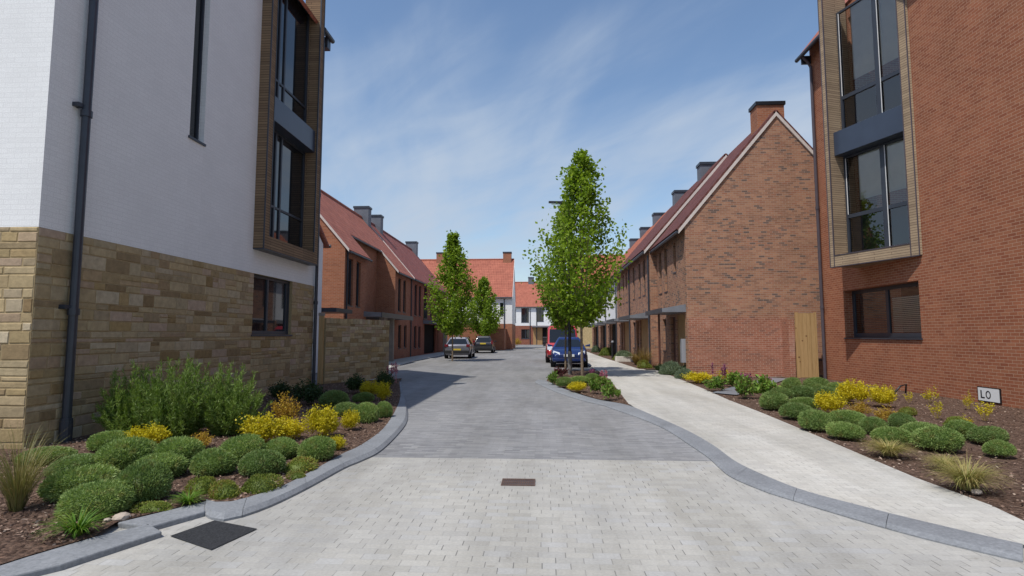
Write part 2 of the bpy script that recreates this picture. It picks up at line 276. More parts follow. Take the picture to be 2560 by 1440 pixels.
# ------------------------------------------------------------------ objects
def tag(o, label=None, cat=None, group=None, kind=None):
    for k, v in (('label', label), ('category', cat), ('group', group), ('kind', kind)):
        if v: o[k] = v
    return o
BASE = {}
def thing(name, label, cat, loc=(0, 0, 0), group=None, rz=0.0):
    o = bpy.data.objects.new(name, None); COL.objects.link(o); o.location = loc; o.rotation_euler = (0, 0, rz); o.empty_display_size = .2
    BASE[o.name] = Vector(loc); return tag(o, label, cat, group)
class MB:
    def __init__(s): s.v = []; s.f = []; s.mi = []; s.tint = []; s.cur = 0; s.ct = 0.5
    def poly(s, pts):
        i = len(s.v); s.v += [tuple(p) for p in pts]; s.f.append(tuple(range(i, i + len(pts)))); s.mi.append(s.cur); s.tint.append(s.ct); return s
    def box(s, x0, x1, y0, y1, z0, z1):
        p = [(x, y, z) for z in (z0, z1) for x, y in ((x0, y0), (x1, y0), (x1, y1), (x0, y1))]
        return s.hexa(p)
    def hexa(s, p):
        i = len(s.v); s.v += [tuple(q) for q in p]
        for f in ((3, 2, 1, 0), (4, 5, 6, 7), (0, 1, 5, 4), (1, 2, 6, 5), (2, 3, 7, 6), (3, 0, 4, 7)):
            s.f.append(tuple(i + k for k in f)); s.mi.append(s.cur); s.tint.append(s.ct)
        return s
    def slab(s, pts, th):      # polygon extruded along -normal
        P = [Vector(p) for p in pts]; n = (P[1] - P[0]).cross(P[2] - P[0]).normalized() * th; Q = [p - n for p in P]
        i = len(s.v); k = len(P); s.v += [tuple(p) for p in P + Q]
        fs = [tuple(range(i, i + k)), tuple(range(i + 2 * k - 1, i + k - 1, -1))] + [(i + a, i + k + a, i + k + (a + 1) % k, i + (a + 1) % k) for a in range(k)]
        for f in fs: s.f.append(f); s.mi.append(s.cur); s.tint.append(s.ct)
        return s
    def tube(s, pts, rad, n=10, cap=True):
        P = [Vector(p) for p in pts]; rad = rad if isinstance(rad, (list, tuple)) else [rad] * len(P); i0 = len(s.v)
        for k, p in enumerate(P):
            d = (P[min(k + 1, len(P) - 1)] - P[max(k - 1, 0)]).normalized(); a = d.cross(Vector((0, 0, 1)) if abs(d.z) < .9 else Vector((1, 0, 0))).normalized(); b = d.cross(a)
            for q in range(n):
                w = 2 * math.pi * q / n; s.v.append(tuple(p + (a * math.cos(w) + b * math.sin(w)) * rad[k]))
        for k in range(len(P) - 1):
            for q in range(n):
                s.f.append((i0 + k * n + q, i0 + k * n + (q + 1) % n, i0 + (k + 1) * n + (q + 1) % n, i0 + (k + 1) * n + q)); s.mi.append(s.cur); s.tint.append(s.ct)
        if cap:
            s.f.append(tuple(i0 + q for q in range(n - 1, -1, -1))); s.f.append(tuple(i0 + (len(P) - 1) * n + q for q in range(n)))
            s.mi += [s.cur] * 2; s.tint += [s.ct] * 2
        return s
    def build(s, name, mats, parent=None, smooth=False, local=False, bevel=0.0, recalc=True, weld=False):
        base = Vector((0, 0, 0))
        if parent is not None and not local: base = BASE.get(parent.name, Vector((0, 0, 0)))
        me = bpy.data.meshes.new(name); me.from_pydata(s.v, [], s.f)
        for m in (mats if isinstance(mats, (list, tuple)) else [mats]): me.materials.append(MATS[m])
        me.polygons.foreach_set('material_index', s.mi)
        at = me.attributes.new('tint', 'FLOAT', 'FACE'); at.data.foreach_set('value', s.tint)
        if recalc or weld:
            b = bmesh.new(); b.from_mesh(me)
            if weld: bmesh.ops.remove_doubles(b, verts=b.verts, dist=.0005)
            if recalc: bmesh.ops.recalc_face_normals(b, faces=b.faces)
            b.to_mesh(me); b.free()
        uv = me.uv_layers.new(name='UVMap'); co = np.empty(len(me.vertices) * 3); me.vertices.foreach_get('co', co); co = co.reshape(-1, 3)
        li = np.empty(len(me.loops), int); me.loops.foreach_get('vertex_index', li)
        nr = np.empty(len(me.polygons) * 3); me.polygons.foreach_get('normal', nr); nr = nr.reshape(-1, 3)
        lt = np.empty(len(me.polygons), int); me.polygons.foreach_get('loop_total', lt)
        N = np.repeat(nr, lt, axis=0); P = co[li]
        tx = np.stack([-N[:, 1], N[:, 0], np.zeros(len(N))], 1); ln = np.linalg.norm(tx, axis=1); flat = ln < .2
        tx[flat] = (1, 0, 0); ln[flat] = 1; tx /= ln[:, None]; tv = np.cross(N, tx); tv[flat] = (0, 1, 0)
        uvs = np.stack([(P * tx).sum(1), (P * tv).sum(1)], 1); uv.data.foreach_set('uv', uvs.ravel())
        if base.length: me.transform(Matrix.Translation(-base))
        if smooth: me.polygons.foreach_set('use_smooth', [True] * len(me.polygons))
        o = bpy.data.objects.new(name, me); COL.objects.link(o)
        if parent is not None: o.parent = parent; BASE[o.name] = base
        if bevel:
            bv = o.modifiers.new('bevel', 'BEVEL'); bv.width = bevel; bv.segments = 2; bv.limit_method = 'ANGLE'
        return o
def struct(name, mb, m, **k): return tag(mb.build(name, m, **k), kind='structure')

class Wall:      # vertical wall from p to q (plan), outward to the right of p->q
    def __init__(s, p, q):
        s.p = Vector((*p, 0)); d = Vector((*q, 0)) - s.p; s.L = d.length; s.d = d.normalized(); s.n = Vector((s.d.y, -s.d.x, 0))
    def at(s, u, z, o=0.0): v = s.p + s.d * u + s.n * o; return Vector((v.x, v.y, z))
    def faces(s, mb, z0, z1, ops=(), depth=.14, u0=0.0, u1=None):
        u1 = s.L if u1 is None else u1
        ops = [(max(a, u0), min(b, u1), max(c, z0), min(d, z1)) for a, b, c, d in ops]
        ops = [o for o in ops if o[1] > o[0] and o[3] > o[2]]
        us = sorted({u0, u1, *[o[0] for o in ops], *[o[1] for o in ops]}); zs = sorted({z0, z1, *[o[2] for o in ops], *[o[3] for o in ops]})
        for a, b in zip(us, us[1:]):
            for c, d in zip(zs, zs[1:]):
                um, zm = (a + b) / 2, (c + d) / 2
                if any(o[0] < um < o[1] and o[2] < zm < o[3] for o in ops): continue
                mb.poly([s.at(a, c), s.at(b, c), s.at(b, d), s.at(a, d)])
        for a, b, c, d in ops:
            A, B, Cc, D = s.at(a, c), s.at(b, c), s.at(b, d), s.at(a, d); A2, B2, C2, D2 = s.at(a, c, -depth), s.at(b, c, -depth), s.at(b, d, -depth), s.at(a, d, -depth)
            if c > z0: mb.poly([A, A2, B2, B])
            if d < z1: mb.poly([D, Cc, C2, D2])
            mb.poly([A, D, D2, A2]); mb.poly([B, B2, C2, Cc])
    def bx(s, mb, u0, u1, z0, z1, o0, o1):
        return mb.hexa([s.at(u0, z0, o0), s.at(u1, z0, o0), s.at(u1, z0, o1), s.at(u0, z0, o1), s.at(u0, z1, o0), s.at(u1, z1, o0), s.at(u1, z1, o1), s.at(u0, z1, o1)])
def window(w, parent, u0, u1, z0, z1, inset=.10, mull=(), trans=(), fw=.06, glass='dark_glass', frame='anthracite', sill=None, name='window', blind=None):
    g = MB(); g.poly([w.at(u0, z0, -inset), w.at(u1, z0, -inset), w.at(u1, z1, -inset), w.at(u0, z1, -inset)])
    wo = g.build(name, glass, parent, recalc=False)
    f = MB(); a, b = -inset - .02, -inset + .04
    w.bx(f, u0, u0 + fw, z0, z1, a, b); w.bx(f, u1 - fw, u1, z0, z1, a, b); w.bx(f, u0 + fw, u1 - fw, z0, z0 + fw * 1.3, a, b - .003); w.bx(f, u0 + fw, u1 - fw, z1 - fw, z1, a, b - .003)
    for m in mull: c = u0 + (u1 - u0) * m; w.bx(f, c - fw * .6, c + fw * .6, z0 + fw, z1 - fw, a, b - .006)
    for t_ in trans: c = z0 + (z1 - z0) * t_; w.bx(f, u0 + fw, u1 - fw, c - fw * .5, c + fw * .5, a, b - .009)
    f.build('frame', frame, wo)
    if sill:
        k = MB(); w.bx(k, u0 - .04, u1 + .04, z0 - .05, z0 - .003, -inset, sill); k.build('sill', frame, wo)
    return wo
def roof_y(mb, x0, x1, xr, y0, y1, ze, zr, th=.10):     # ridge parallel to Y; eave points given
    mb.slab([(x0, y0, ze), (xr, y0, zr), (xr, y1, zr), (x0, y1, ze)][::-1], th); mb.slab([(xr, y0, zr), (x1, y0, ze), (x1, y1, ze), (xr, y1, zr)][::-1], th)
    mb.tube([(xr, y0, zr + .02), (xr, y1, zr + .02)], .10, 8)
def roof_x(mb, y0, y1, yr, x0, x1, ze, zr, th=.10):
    mb.slab([(x0, y0, ze), (x1, y0, ze), (x1, yr, zr), (x0, yr, zr)], th); mb.slab([(x0, yr, zr), (x1, yr, zr), (x1, y1, ze), (x0, y1, ze)], th)
    mb.tube([(x0, yr, zr + .02), (x1, yr, zr + .02)], .10, 8)
def chimney(parent, cx, cy, wx, wy, z0, z1, m='chimney_clad', cap='anthracite'):
    b = MB(); b.box(cx - wx / 2, cx + wx / 2, cy - wy / 2, cy + wy / 2, z0, z1); o = b.build('chimney', m, parent)
    c = MB(); c.box(cx - wx / 2 - .05, cx + wx / 2 + .05, cy - wy / 2 - .05, cy + wy / 2 + .05, z1 - .10, z1 + .05); c.build('chimney_cap', cap, o)
def downpipe(parent, x, y, z0, z1, m='anthracite', r=.045, rings=()):
    b = MB(); b.tube([(x, y, z0), (x, y, z1)], r, 12)
    for z in rings: b.tube([(x, y, z - .05), (x, y, z + .05)], r * 1.28, 12)
    return b.build('downpipe', m, parent, smooth=False)

# ================================================================== SETTING
def flat(pts, z):
    mb = MB(); mb.poly([(p[0], p[1], z) for p in pts]); return mb
b = MB(); b.poly([(-1500, -60, -.03), (1500, -60, -.03), (1500, 3000, -.03), (-1500, 3000, -.03)]); struct('ground', b, 'far_ground')
# road beyond the table, table of grey pavers, forecourt of light pavers
YB = 7.42; YR = G(1300, 955).y
struct('road', flat([(-9, YR, 0), (9, YR, 0), (9, 120, 0), (-9, 120, 0)], -.004), 'road_paver')
KR_road = [(1337, 957), (1388, 980), (1447, 1000), (1509, 1015), (1525, 1021), (1603, 1048), (1666, 1076), (1720, 1111), (1771, 1146), (1822, 1191), (1900, 1226), (1930, 1237), (2089, 1286), (2230, 1327), (2356, 1360), (2560, 1408)]
KR_path = [(1345, 951), (1373, 957), (1408, 974), (1486, 1000), (1564, 1015), (1620, 1037), (1710, 1077), (1782, 1118), (1844, 1163), (1945, 1210), (2028, 1240), (2143, 1271), (2270, 1304), (2479, 1354), (2560, 1372)]
KL_bed = [(998, 958), (1001, 985), (1000, 1001), (994, 1021), (978, 1052), (951, 1087), (900, 1124), (860, 1143), (824, 1164), (720, 1222), (633, 1254), (560, 1272), (515, 1264)]
KL_road = [(1004, 960), (1008, 985), (1013, 1001), (1019, 1029), (1017, 1056), (998, 1084), (951, 1130), (900, 1156), (860, 1173), (754, 1231), (650, 1279), (556, 1305), (511, 1290)]
def smoothline(pp, k=6):
    P = [Vector((*G2(*p), 0)) for p in pp]; out = []
    for i in range(len(P) - 1):
        a, b_, c_, d_ = P[max(i - 1, 0)], P[i], P[i + 1], P[min(i + 2, len(P) - 1)]
        for j in range(k):
            t_ = j / k; out.append(.5 * ((2 * b_) + (c_ - a) * t_ + (2 * a - 5 * b_ + 4 * c_ - d_) * t_ ** 2 + (3 * b_ - a - 3 * c_ + d_) * t_ ** 3))
    out.append(P[-1]); return out
struct('paved_crossing', flat([(-9, YB, 0), (9, YB, 0), (9, YR, 0), (-9, YR, 0)], 0.0), 'grey_paver')
struct('forecourt', flat([(-14, -8, 0), (14, -8, 0), (14, YB, 0), (-14, YB, 0)], 0.0), 'light_paver')
def kerb(pa, pb, h, m='granite', k=6):
    A, B = smoothline(pa, k), smoothline(pb, k); mb = MB(); n = min(len(A), len(B))
    # resample both to the same count by arc length
    def rs(L, n):
        d = [0]
        for i in range(len(L) - 1): d.append(d[-1] + (L[i + 1] - L[i]).length)
        return [Vector((np.interp(s_, d, [p.x for p in L]), np.interp(s_, d, [p.y for p in L]), 0)) for s_ in np.linspace(0, d[-1], n)]
    ln = sum((A[i + 1] - A[i]).length for i in range(len(A) - 1)); N = int(ln / .15) + 1; A, B = rs(A, N), rs(B, N)
    for i in range(N - 1):
        a0, a1, b0, b1 = A[i], A[i + 1], B[i], B[i + 1]
        if i % 6 == 5: a1, b1 = a0.lerp(a1, .97), b0.lerp(b1, .97)
        up_ = 0; up = Vector((0, 0, h)); lo_ = Vector((0, 0, -.05))
        e0, e1 = b0 + (a0 - b0) * .16, b1 + (a1 - b1) * .16
        mb.poly([a0 + lo_, a1 + lo_, a1 + up, a0 + up]); mb.poly([a0 + up, a1 + up, e1 + up, e0 + up]); mb.poly([e0 + up, e1 + up, b1 + up * .35, b0 + up * .35]); mb.poly([b0 + up * .35, b1 + up * .35, b1 + lo_, b0 + lo_])
    return mb, A, B
mbk, KA, KB = kerb(KL_bed, KL_road, .058); struct('kerb', mbk, 'granite', weld=True)
mbr, RA, RB = kerb(KR_path, KR_road, .035); struct('kerb', mbr, 'granite', weld=True)
# stepped kerb by the asphalt patch
mb = MB()
for qd in ([(516, 1264), (512, 1291), (380, 1329), (292, 1320)], [(372, 1323), (405, 1343), (150, 1428), (20, 1460), (-60, 1450), (60, 1410), (234, 1357)]):
    mb.slab([(*G2(*p), .046) for p in qd][::-1], .1)
struct('kerb', mb, 'granite', bevel=.012)
# pavement on the right, path strips
bedR = [(2600, 1330), (2479, 1271), (2291, 1201), (2161, 1145), (2006, 1078), (1909, 1037), (1818, 1001), (1761, 975), (1710, 954), (1656, 932)]
pv = [(p.x, p.y) for p in RA] + [G2(*p) for p in bedR] + [(5.1, 24.2), (4.9, 27), (4.6, 40), (4.6, 66), (2.45, 66), (2.45, 27), (2.3, 24.5)]
# start the pavement at the island end of the kerb
i0 = min(range(len(RA)), key=lambda i: (RA[i] - Vector((*G2(1583, 1026), 0))).length)
pv = [(p.x, p.y) for p in RA[i0:]][::-1] + [G2(1572, 1013), G2(1548, 982), G2(1525, 951), G2(1497, 930), (2.45, 27), (2.45, 66), (4.3, 66), (4.3, 40), (4.5, 30), (4.75, 25.6), (5.75, 25.2), (5.75, 24.6)] + [G2(*p) for p in bedR[::-1]]
struct('pavement', flat(pv, .028), 'pale_paver')
struct('pavement', flat([(-9.6, 24), (-7.35, 24.0), (-7.35, 27.4), (-7.75, 34), (-8.0, 58), (-9.6, 58)], .03), 'pale_paver')
struct('pavement', flat([(-3.7, 64), (-1, 66.5), (2.4, 66.5), (2.4, 68.5), (-4, 68.5), (-9, 60.4), (-9, 59)], .012), 'pale_paver')
struct('path', flat([G2(1779, 986), G2(1842, 992), (8.9, 20.9), (8.2, 21.2)], .05), 'lead_grey')
struct('path', flat([(-9.7, 26.9), (-7.2, 17.7), (-5.4, 17.7), (-7.35, 26.9)], .02), 'pale_paver')
# planting beds
bl = [(p.x, p.y) for p in KA]
struct('soil_bed', flat([(-7.2, 17.3), (-6.0, 19.4), (-5.05, 20.2)] + bl + [G2(407, 1291), G2(293, 1319), G2(234, 1357), G2(60, 1410), G2(-60, 1450), (-9, 4.6), (-9, 7.5), (-7.2, 7.6)], .05), 'bark_mulch')
struct('soil_bed', flat([(10.4, 8), (9.0, 8)] + [G2(*p) for p in bedR] + [(5.75, 22.5), (5.75, 22.3), (10.4, 21.6)], .022), 'bark_mulch')
isl = [G2(1366, 957), G2(1408, 972), G2(1486, 998), G2(1564, 1013), G2(1575, 1018), G2(1572, 1012), G2(1548, 981), G2(1525, 950), G2(1495, 930), G2(1440, 926), G2(1392, 930), G2(1370, 944)]
struct('soil_bed', flat(isl, .024), 'bark_mulch')
struct('soil_bed', flat([(4.52, 26.6), (5.7, 26.2), (5.7, 66), (4.32, 66), (4.32, 41)], .03), 'bark_mulch')
struct('asphalt_patch', flat([G2(536, 1303), G2(643, 1324), G2(528, 1377), G2(425, 1342)], .008), 'asphalt')
# loose bark on the soil
def kites_mesh(name, P, D, L, Wd, tint, mat, lift=None, extra=None):
    N = len(P); D = D / np.linalg.norm(D, axis=1)[:, None]; R = rng.normal(size=(N, 3)); Sd = np.cross(D, R); Sd /= np.linalg.norm(Sd, axis=1)[:, None]
    L = np.broadcast_to(L, N)[:, None]; Wd = np.broadcast_to(Wd, N)[:, None]
    v = np.stack([P, P + D * L * .45 + Sd * Wd / 2, P + D * L, P + D * L * .45 - Sd * Wd / 2], 1).reshape(-1, 3)
    f = np.arange(4 * N).reshape(-1, 4); tn = np.asarray(tint, float)
    if extra is not None:
        ev, ef, et = extra; ef = [tuple(int(i) + len(v) for i in q) for q in ef]; v = np.concatenate([v, ev]); fl = [tuple(q) for q in f.tolist()] + ef; tn = np.concatenate([tn, et])
    else: fl = f.tolist()
    me = bpy.data.meshes.new(name); me.from_pydata(v.tolist(), [], fl)
    at = me.attributes.new('tint', 'FLOAT', 'FACE'); at.data.foreach_set('value', tn)
    me.materials.append(MATS[mat]); return me
def inside(poly, x, y):
    c = False; n = len(poly)
    for i in range(n):
        x1, y1 = poly[i]; x2, y2 = poly[i - 1]
        if (y1 > y) != (y2 > y) and x < (x2 - x1) * (y - y1) / (y2 - y1) + x1: c = not c
    return c
def chips(poly, n, name, z=.052):
    xs, ys = [p[0] for p in poly], [p[1] for p in poly]; P = []
    while len(P) < n:
        x = random.uniform(min(xs), max(xs)); y = min(ys) + (max(ys) - min(ys)) * random.random() ** 1.7
        if inside(poly, x, y): P.append((x, y, z + random.random() * .02))
    P = np.array(P); D = rng.normal(size=P.shape); D[:, 2] *= .25
    me = kites_mesh(name, P, D, rng.uniform(.015, .06, n), rng.uniform(.008, .025, n), rng.random(n) ** 1.4, 'wood_chip')
    o = bpy.data.objects.new(name, me); COL.objects.link(o); tag(o, kind='stuff'); return o
polyL = [(p[0], p[1]) for p in [(-7.1, 17.2)] + bl + [G2(407, 1291), G2(293, 1319), G2(140, 1385), (-6.5, 5), (-7.1, 7.6)]]
polyR = [(10.2, 9)] + [G2(*p) for p in bedR] + [(10.2, 20.5)]
tag(chips(polyL, 14000, 'bark_chips'), 'loose bark chips scattered over the left planting bed', 'bark chips')
tag(chips(polyR, 9000, 'bark_chips', .025), 'loose bark chips scattered over the right planting bed', 'bark chips')
tag(chips(isl, 2000, 'bark_chips', .027), 'loose bark chips scattered over the island bed', 'bark chips')

# ================================================================== LEFT CORNER BUILDING
XL = -7.1; YA, YZ = 7.45, 17.08; ZS = 3.13; ZE = 11.2
lb = thing('apartment_building', 'white painted brick corner building on a tan stone base, left of the road', 'building', (XL, YA, 0))
wl = Wall((XL, YA), (XL, YZ))             # faces +X
wf = Wall((-19, YA), (XL, YA)); wb = Wall((XL, YZ), (-19, YZ))
u_ = lambda Y: Y - YA
WIN = (u_(13.40), u_(15.55), 1.62, 3.12)
SLIT = (u_(10.66), u_(11.14), 5.62, 9.6)
BAYW = (u_(13.48), u_(16.44), 3.95, 12.2)
mb = MB(); wl.faces(mb, ZS, ZE, [SLIT, BAYW], .20); wf.faces(mb, ZS, ZE); wb.faces(mb, 0, ZE)
mb.poly([(XL, YA, ZE), (-13.05, YA, ZE + 8.0), (-19, YA, ZE)]); mb.poly([(XL, YZ, ZE), (-19, YZ, ZE), (-13.05, YZ, ZE + 8.0)])
mb.build('wall', 'white_brick', lb)
# stone base laid stone by stone
def stones(mb, w, u0, u1, z0, z1, hmin=.07, hmax=.24):
    z = z0
    while z < z1 - .03:
        h = random.choice((random.uniform(hmin, .13), random.uniform(.12, .19), random.uniform(.16, hmax)))
        if z + h > z1 - .06: h = z1 - z
        u = u0
        while u < u1 - .02:
            l = random.uniform(.2, .62) * (1.25 if h < .12 else 1)
            if u + l > u1 - .12: l = u1 - u
            subs = [(z, z + h)] if h < .17 or random.random() < .65 else [(z, z + h * random.uniform(.4, .6))]
            if len(subs) == 1 and subs[0][1] < z + h: subs.append((subs[0][1], z + h))
            for (a, b_) in subs:
                g = .004; d = .004 + random.random() * .009; e = .012
                mb.ct = random.random()
                o = [w.at(u + g, a + g, -.004), w.at(u + l - g, a + g, -.004), w.at(u + l - g, b_ - g, -.004), w.at(u + g, b_ - g, -.004)]
                jj = lambda: random.uniform(-.004, .006)
                i_ = [w.at(u + g + e + jj(), a + g + e + jj(), d), w.at(u + l - g - e + jj(), a + g + e + jj(), d + random.uniform(-.004, .004)), w.at(u + l - g - e + jj(), b_ - g - e + jj(), d), w.at(u + g + e + jj(), b_ - g - e + jj(), d + random.uniform(-.004, .004))]
                mb.poly(i_)
                for k in range(4): mb.poly([o[k], o[(k + 1) % 4], i_[(k + 1) % 4], i_[k]])
            u += l
        z += h
mb = MB(); mb.cur = 1; wl.faces(mb, 0, ZS - .002, [WIN], .16); wf.faces(mb, 0, ZS - .002); mb.cur = 0
stones(mb, wl, 0, WIN[0], 0, ZS); stones(mb, wl, WIN[0], WIN[1], 0, WIN[2]); stones(mb, wl, WIN[1], wl.L, 0, ZS); stones(mb, wf, 8, wf.L, 0, ZS)
mb.build('stone_base', ['sandstone', 'mortar_sand'], lb, recalc=False)
w_ = window(wl, lb, *WIN, inset=.12, mull=(.42, .93), fw=.07, sill=.03)
window(wl, lb, *SLIT, inset=.16, fw=.04, sill=.03)
# oriel clad in timber slats
ob = MB(); PO = .27; z0, z1 = 3.74, 12.4; ua, ub = u_(13.3), u_(16.62)
wl.bx(ob, ua, ua + .26, z0, z1, -.24, PO); wl.bx(ob, ub - .28, ub, z0, z1, -.24, PO); wl.bx(ob, ua + .26, ub - .28, z0, z0 + .34, -.24, PO - .003)
o = ob.build('oriel', 'timber_slat', lb)
tr = MB()
for (a, b_) in ((ua - .005, ua + .012), (ua + .26, ua + .285), (ub - .305, ub - .28), (ub - .02, ub + .004)): wl.bx(tr, a, b_, z0 + (.34 if ua + .2 < a < ub - .25 else 0), z1, PO - .02, PO + .012)
wl.bx(tr, ua - .005, ub + .004, z0 - .025, z0 - .002, 0, PO + .012); tr.build('oriel_trim', 'anthracite', o)
iu0, iu1 = ua + .285, ub - .305
window(wl, lb, iu0 - .02, iu1 + .02, 4.10, 7.14, inset=.13, mull=(.34, .46), trans=(.31,), fw=.06)
window(wl, lb, iu0 - .02, iu1 + .02, 7.82, 11.6, inset=.13, mull=(.34, .46), trans=(.19,), fw=.06)
sp2 = MB(); wl.bx(sp2, iu0 - .015, iu1 + .015, 7.15, 7.81, -.18, .20); sp2.build('spandrel_panel', 'spandrel', lb, bevel=.01)
mb = MB(); roof_y(mb, XL + .20, -19.2, -13.05, YA - .15, YZ + .32, ZE + .12, ZE + 8.4); mb.build('roof', 'red_tile', lb)
gt = MB(); gt.tube([(XL + .23, YA - .1, ZE + .08), (XL + .23, 13.25, ZE + .08)], .075, 10); gt.build('gutter', 'dark_pipe', lb)
gt = MB(); gt.tube([(XL + .23, 16.68, ZE + .08), (XL + .23, YZ + .36, ZE + .08)], .075, 10); gt.build('gutter', 'dark_pipe', lb)
gt = MB(); gt.box(XL + .002, XL + .2, YZ + .003, YZ + .26, ZE - .3, ZE + .05); gt.build('eave_box', 'dark_pipe', lb)
downpipe(lb, XL + .10, 8.02, .3, ZE - .2, 'dark_pipe', .062, (.33, 1.95, 5.0, 8.0)); downpipe(lb, XL + .09, YZ - .06, 0.0, ZE - .2, 'dark_pipe', .05, (2.6, 6.0))
for z in (2.02, 5.1): br = MB(); br.box(XL, XL + .1, 7.86, 7.97, z - .03, z + .03); br.build('pipe_bracket', 'dark_pipe', lb)
br = MB(); br.tube([(XL + .1, 8.02, .34), (XL + .1, 8.02, .02)], .085, 12); br.build('pipe_shoe', 'dark_pipe', lb)

# garden wall of stone behind the corner, timber gate beside it
gw = thing('garden_wall', 'curved tan stone garden wall past the white corner building', 'garden wall', (-6.6, 19.5, 0))
pts = [(-6.95, 17.75), (-6.55, 18.9), (-6.18, 20.1), (-5.86, 21.3)]
mb = MB()
for p, q in zip(pts, pts[1:]):
    w = Wall(p, q); mb.cur = 1; w.bx(mb, 0, w.L, 0, 2.14, -.28, -.004); mb.cur = 0; stones(mb, w, 0, w.L, 0, 1.98, .07, .2)
    u = 0
    while u < w.L - .01:
        l = min(random.uniform(.13, .2), w.L - u)
        mb.ct = random.random(); w.bx(mb, u + .005, u + l - .005, 1.985, 2.16 + random.uniform(-.012, .012), -.29, .015); u += l
we = Wall(pts[-1], (pts[-1][0] - .26, pts[-1][1] + .08)); stones(mb, we, 0, we.L, 0, 2.0)
mb.build('wall', ['sandstone', 'mortar_sand'], gw, recalc=False)
gp = thing('gate_post', 'brown timber gate post between the corner building and the stone garden wall', 'gate post', (-7.05, 17.75, 0))
mb = MB(); mb.box(-7.16, -7.0, 17.66, 17.74, 0, 2.22); mb.build('post', 'timber_board', gp, bevel=.008)
mb = MB(); mb.box(-7.17, -6.99, 17.65, 17.75, 2.222, 2.32); mb.build('post_cap', 'concrete_post', gp)

# white rendered house just behind
wh = thing('rendered_house', 'white rendered house with dark eaves squeezed behind the left corner building', 'house', (-13, 21, 0))
mb = MB()
for a, c in (((-17, 18.6), (-9.63, 18.6)), ((-9.63, 18.6), (-9.63, 24.0)), ((-9.63, 24.0), (-17, 24.0)), ((-17, 24.0), (-17, 18.6))): Wall(a, c).faces(mb, 0, 5.6)
mb.poly([(-9.63, 18.6, 5.6), (-9.63, 24, 5.6), (-9.63, 21.3, 7.4)]); mb.build('wall', 'render_white', wh)
mb = MB(); roof_x(mb, 18.3, 24.4, 21.3, -17.2, -9.5, 5.6, 7.7); mb.build('roof', 'red_tile', wh)
mb = MB(); mb.tube([(-17, 24.42, 5.58), (-9.45, 24.42, 5.58)], .08, 8); mb.build('gutter', 'anthracite', wh)
mb = MB(); mb.box(-11, -9.0, 24.1, 26.2, 2.62, 2.80); mb.build('canopy', 'anthracite', wh)

# ================================================================== RIGHT CORNER BUILDING
XR = 10.3; Y0, Y1 = 6.5, 21.25; ZR = 12.22
rb = thing('apartment_building', 'red brick corner building with a slatted oriel, right edge of the photo', 'building', (XR, Y1, 0))
wr = Wall((XR, Y1), (XR, Y0)); v_ = lambda Y: Y1 - Y      # faces -X, u runs towards the camera
wrf = Wall((XR, Y0), (22, Y0)); wrb = Wall((22, Y1), (XR, Y1))
RW = (v_(19.68), v_(15.84), 1.52, 3.10)
mb = MB(); wr.faces(mb, 0, ZR + .42, [RW, (v_(18.55), v_(15.75), 3.9, 12.2)], .62); wrf.faces(mb, 0, ZR + .42); wrb.faces(mb, 0, ZR + .42)
mb.poly([(XR, Y1, ZR + .42), (16.1, Y1, ZR + 7.7), (22, Y1, ZR + .42)]); mb.poly([(XR, Y0, ZR + .42), (22, Y0, ZR + .42), (16.1, Y0, ZR + 7.7)])
mb.build('wall', 'red_brick', rb)
# ground floor window: opening with deep brick reveal at the far side, glass with a slate blind and slats imitating a reflection
wi = window(wr, rb, v_(19.68) + .003, v_(15.84) - .003, 1.523, 3.097, inset=.32, mull=(.50,), fw=.11, glass='thin_glass', sill=.04)
bm_ = MB()
for k in range(26):
    z = 1.66 + k * .055; wr.bx(bm_, v_(19.5), v_(17.9), z, z + .036, -.46, -.44)
bm_.build('blind', 'blind_slate', rb)
bm_ = MB()
for k in range(19):
    z = 1.70 + k * .055; wr.bx(bm_, v_(17.62), v_(15.98), z, z + .038, -.375, -.36)
bm_.build('blind', 'blind_cream', rb)  # cream slats added to imitate the bright striped reflection in this pane
mb = MB(); wr.bx(mb, v_(19.1), v_(15.8), 1.4, 3.2, -1.6, -1.55); wr.bx(mb, v_(18.5), v_(15.8), 4.2, 11.7, -1.65, -1.6); mb.build('interior_wall', 'dark_inside', rb)  # black backing paints the unlit rooms behind the glass
# wedge shaped oriel
PA, PB = Vector((10.24, 15.62, 0)), Vector((9.26, 18.38, 0)); PC = Vector((XR, 15.60, 0)); PD = Vector((XR, 18.72, 0))
zb, zt = 3.78, 13.2
fd = (PA - PB).normalized(); wo_ = Wall((PB.x, PB.y), (PA.x, PA.y)); LO = wo_.L     # front, u from far to near
mb = MB()
fl, fr_ = .16, .24
# front strips, returns and inner reveals (depth of the recess .55)
RD = .98
wo_.bx(mb, 0, fl, zb, zt, -.05, 0); wo_.bx(mb, LO - fr_, LO, zb, zt, -.05, 0); wo_.bx(mb, fl, LO - fr_, zb, zb + .34, -.05, -.002)
mb.poly([wo_.at(LO, zb), Vector((PC.x, PC.y, zb)), Vector((PC.x, PC.y, zt)), wo_.at(LO, zt)])
mb.poly([wo_.at(0, zb), wo_.at(0, zt), Vector((PD.x, PD.y, zt)), Vector((PD.x, PD.y, zb))])
mb.poly([wo_.at(0, zb), wo_.at(LO, zb), Vector((PC.x, PC.y, zb)), Vector((PD.x, PD.y, zb))])
mb.poly([wo_.at(fl, zb + .34, -.05), wo_.at(fl, zb + .34, -RD), wo_.at(fl, zt, -RD), wo_.at(fl, zt, -.05)])
mb.poly([wo_.at(LO - fr_, zb + .34, -.05), wo_.at(LO - fr_, zt, -.05), wo_.at(LO - fr_, zt, -RD), wo_.at(LO - fr_, zb + .34, -RD)])
